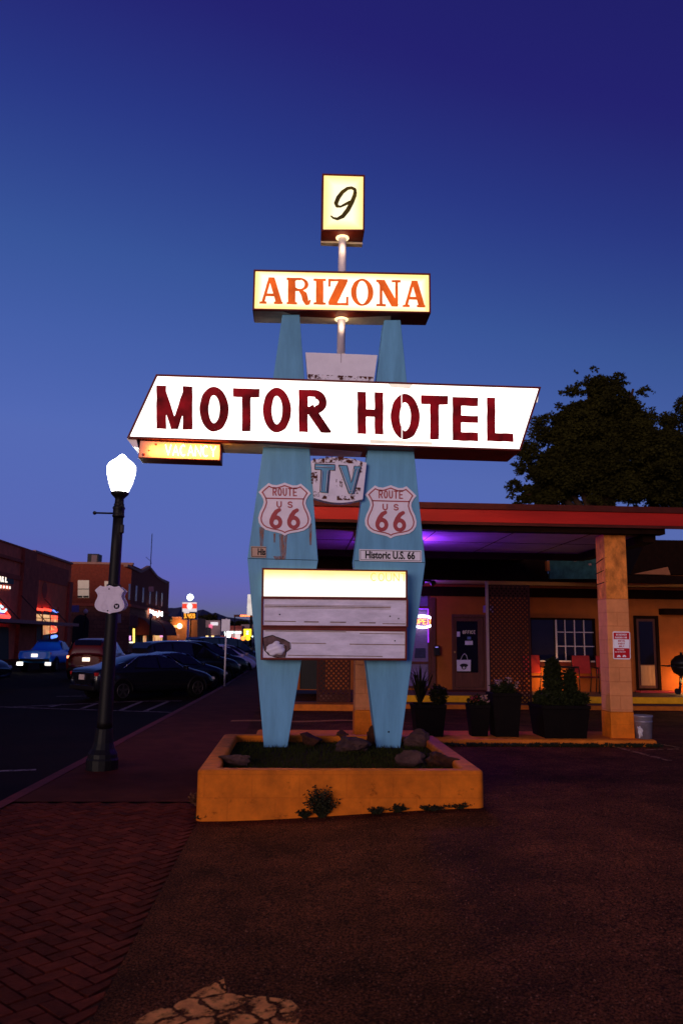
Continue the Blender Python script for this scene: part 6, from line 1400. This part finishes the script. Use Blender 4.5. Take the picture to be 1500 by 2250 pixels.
b = MB(); b.prism(fq(402, 1345.5, 432, 1360.5, Y), (0, .04, 0)); b.build('price_panel', mat('price_panel', (.03, .006, .006), .5, .2, 5), t)
b = MB(); word(b, '3.459', 0, 0, 5.0, 10, .7, .85, face_map(404, 1358.3, Y - .03), .5); b.build('price_digits', glow('price_digits', (1, .34, .03), 1.9), t)
b = MB(); b.prism(fq(404, 1344.6, 416, 1347.2, Y - .03), (0, .02, 0)); b.build('grade_label', glow('grade_label', (1, .8, .72), .8), t)
c = at(418, 1400, 125); t = thing('street_light', 'bright white street light glaring above the price sign', 'street light', (c.x, 125, 0))
b = MB(); b.tube([(c.x, 125, -.2), (c.x, 125, at(418, 1318, 125).z)], .10, 8); b.build('pole', M_iron, t)
b = MB(); p = at(418, 1312.5, 125); b.lathe([(.1, -.5), (.40, -.32), (.52, 0), (.40, .32), (.1, .5)], p, n=14); b.build('lamp_head', glow('street_glare', (.86, 1, .97), 6), t)
t = thing('low_brown_building', 'low brown building with a warm wall lamp beyond the awning', 'building', (at(400, 1400, 128).x, 128, 0)); Y = 128
b = MB(); b.prism(fq(355, 1357, 434, 1416, Y), (0, 12, 0)); b.build('wall', mat('brown_wall', (.34, .14, .06), .85, .2, .6), t)
b = MB(); b.prism(fq(384, 1355, 391, 1358.5, Y - .1), (0, .5, 0)); b.prism(fq(355, 1355.5, 434, 1357.2, Y - .15), (0, .1, 0)); b.build('parapet', M_cap, t)
b = MB(); b.prism(poly_at([(372, 1374), (388, 1380), (398, 1378), (398, 1372), (390, 1372), (386, 1374)], Y - .2), (0, .12, 0)); b.build('arrow_board', mat('arrow_board', (.7, .55, .42), .6, .1, 3), t)
b = MB(); b.prism(fq(389, 1393, 395, 1403, Y - .1), (0, .08, 0)); b.build('wall_box', M_cap, t)
b = MB(); b.lathe([(.4, 0), (.3, .3)], at(395, 1375.5, Y - .6), (0, -1, 0), 10); b.build('wall_lamp', glow('wall_lamp', (1, .60, .22), 10), t)
point('wall_lamp_light', at(393, 1370, Y - 1.6), (1, .52, .16), 260, .3)
b = MB(); c = at(372, 1361, Y - 1); b.lathe([(.55, 0), (.5, .4)], c, (0, -1, 0), 14); b.solo('round_sign', M_black, 'round black hanging sign at the end of the awning row', 'sign')
# shops, signs and lights in the distance
def far_shop(label, x0, y0, x1, y1, Y, m, extras=()):
    c = at((x0 + x1) / 2, y1, Y); t = thing('distant_shop', label, 'building', (c.x, Y, c.z), group='shops far down the street')
    b = MB(); b.prism(fq(x0, y0, x1, y1, Y), (0, 10, 0)); b.build('wall', m, t)
    for nm, a0, b0, a1, b1, mm_ in extras: b = MB(); b.prism(fq(a0, b0, a1, b1, Y - .3), (0, .2, 0)); b.build(nm, mm_, t)
    return t
Mg = mat('grey_wall', (.30, .20, .20), .8, .2, .5); Mdk = mat('dusk_wall', (.10, .04, .035), .8, .3, .5); Mrw = mat('red_roof_band', (.36, .07, .05), .7, .2, .5)
Gw = glow('green_white', (.72, 1, .95), 2.4); Wm = glow('warm_strip', (1, .60, .22), 2.2); Yl = glow('yellow_sign_face', (1, .62, .02), 1.9); Or = glow('orange_light', (1, .28, .04), 2.4)
far_shop('pale grey shop with a round red emblem down the street', 449, 1363, 484, 1396, 165, Mg, [('roof_light', 463, 1367, 479, 1374, glow('roof_light', (.9, .85, .9), .55)), ('lit_strip', 452, 1397, 470, 1401, Wm), ('round_emblem', 459, 1372, 467, 1381, glow('pink_emblem', (.8, .12, .25), .7))])
far_shop('dark low shop with glowing orange windows beyond the price sign', 434, 1378, 452, 1412, 150, Mdk, [('lit_window', 435, 1397, 440, 1402, Or), ('orange_board', 441, 1394, 450, 1405, glow('orange_board', (.9, .28, .05), .7)), ('lit_strip', 452, 1397, 458, 1400, Wm)])
far_shop('long shop with a red roof band and bright green-white windows', 484, 1375, 532, 1410, 185, Mrw, [('lit_window', 487, 1388, 496, 1392.5, Gw), ('lit_window', 506, 1387, 530, 1392, Gw), ('lit_panel', 512, 1393, 528, 1404, glow('pale_window', (.95, .72, .66), .9)), ('red_strip', 500, 1401, 520, 1404, R1)])
far_shop('lit pale forecourt shop beside the yellow sign', 530, 1372, 556, 1408, 200, Mg, [('lit_panel', 545, 1397, 556, 1400, Gw)])
c = at(501, 1394, 160); b = MB(); b.lathe([(.35, -.65), (.6, -.3), (.6, .3), (.35, .65)], c, n=10); b.tube([c + Vector((0, 0, -.6)), Vector((c.x, c.y, -.2))], .07, 6); b.solo('globe_light', glow('round_white', (1, 1, .92), 5), 'bright white globe light beside the thin parking post', 'lamp')
c = at(445, 1364, 140); b = MB(); b.lathe([(.1, -.3), (.28, 0), (.1, .3)], c, n=10); b.tube([c + Vector((0, .05, -.2)), Vector((c.x, c.y + .05, -.2))], .06, 6); b.solo('wall_light', glow('round_white2', (1, .97, .84), 7), 'small white lamp right of the price sign', 'lamp')
c = at(447, 1379, 140); b = MB(); b.lathe([(.1, -.22), (.2, 0), (.1, .22)], c, n=10); b.solo('traffic_light', glow('pinkish', (1, .6, .5), 4), 'tiny pink-white light below the small white lamp', 'light')
t = thing('yellow_sign', 'bright yellow square sign at the left pylon edge', 'sign', at(544, 1412, 150)); Y = 150
b = MB(); b.prism(fq(535.5, 1382, 552, 1398.5, Y), (0, .5, 0)); b.build('sign_face', Yl, t)
b = MB(); word(b, '2', 0, 0, 5, 8, 0, 1, face_map(541, 1394, Y - .1), .5) if '2' in G else word(b, 'Z', 0, 0, 5.5, 8, 0, 1, face_map(541, 1394, Y - .1), .5); b.build('sign_mark', glow('pale_mark', (1, .95, .7), 2.4), t)
for x in (533, 544): b = MB(); b.lathe([(.38, -.25), (.42, 0), (.38, .25)], at(x + 1, 1402.5, Y), (0, -1, 0), 12); b.build('round_lamp', Or if x < 540 else Yl, t)
b = MB(); c = at(541, 1400, Y + .3); b.tube([(c.x, c.y, -.2), (c.x, c.y, c.z + 1)], .1, 6); b.build('post', M_iron, t)
t = thing('lit_tower_sign', 'slim white lit tower sign just behind the left pylon', 'sign', at(550, 1352, 170)); Y = 170
b = MB(); b.prism(poly_at([(542.5, 1352), (566, 1352), (551, 1306), (544, 1306)], Y), (0, .6, 0)); b.build('tower_face', glow('tower_white', (.82, .80, .70), .62, second=(.45, .40, .35), scale=.5), t)
b = MB(); c = at(552, 1352, Y + .5); b.tube([(c.x, c.y, -.2), (c.x, c.y, c.z)], .3, 6); b.build('post', M_iron, t)
t = thing('red_letter_sign', 'row of orange-red lit letters high beside the left pylon', 'sign', at(540, 1356, 172)); Y = 172
b = MB(); b.prism(fq(514, 1350.5, 560, 1355.5, Y), (0, .4, 0)); b.build('sign_board', Mdk, t)
b = MB()
for i in range(8): b.prism(fq(528 + i * 3.6, 1351, 530.8 + i * 3.6, 1354.8, Y - .1), (0, .08, 0))
b.build('sign_lettering', glow('red_letters', (1, .2, .06), 3), t)
b = MB(); c = at(516, 1352, Y + .3); b.tube([(c.x, c.y, -.2), (c.x, c.y, c.z)], .12, 6); b.build('post', M_iron, t)
# distant trees, each its own
for i, (px, py, rx, ry, Yt) in enumerate([(448, 1362, 13, 11, 215), (466, 1361, 14, 11, 225), (487, 1369, 14, 9, 235), (508, 1372, 15, 9, 240), (530, 1373, 15, 9, 236), (552, 1372, 14, 10, 228)]):
    k = Yt / F_PX; p = at(px, py, Yt)
    tree('distant_tree', ['dark far tree directly right of the price sign', 'dark far tree above the grey emblem shop', 'dark far tree behind the thin parking post', 'dark far tree above the green-white windows', 'dark far tree left of the yellow sign', 'dark far tree beside the lit tower sign'][i], (p.x, Yt, -.2), 6, [(0, 0, p.z, rx * k, rx * k, ry * k), (rx * k * .4, 0, p.z - ry * k * .4, rx * k * .8, rx * k, ry * k * .8)], 1100, .7, 60 + i, group='trees far down the street')
# dark mass of ground between the shops: nothing beyond but the hills
def ridge(name, Y, pts, col):
    b = MB(); top = [at(x, y, Y) for x, y in pts]; n = len(top)
    V = [(p.x, Y, p.z) for p in top] + [(p.x, Y - 900, -2) for p in top] + [(p.x, Y + 900, -2) for p in top]; F = []
    for i in range(n - 1): F += [(i, i + 1, n + i + 1, n + i), (i, i + 1, 2 * n + i + 1, 2 * n + i)]
    b.add(V, F); b.build(name, mat(name + '_rock', col, .95, .2, .004)); tag(bpy.data.objects[name], kind='structure')
ridge('mountains', 4600, [(-700, 1380), (100, 1362), (300, 1345), (338, 1338), (362, 1335), (385, 1336), (402, 1333), (415, 1340), (432, 1342), (446, 1339), (456, 1343), (466, 1348), (474, 1346), (486, 1351), (500, 1356), (518, 1358), (545, 1362), (580, 1368), (700, 1385), (1400, 1400), (2600, 1420)], (.05, .045, .075))
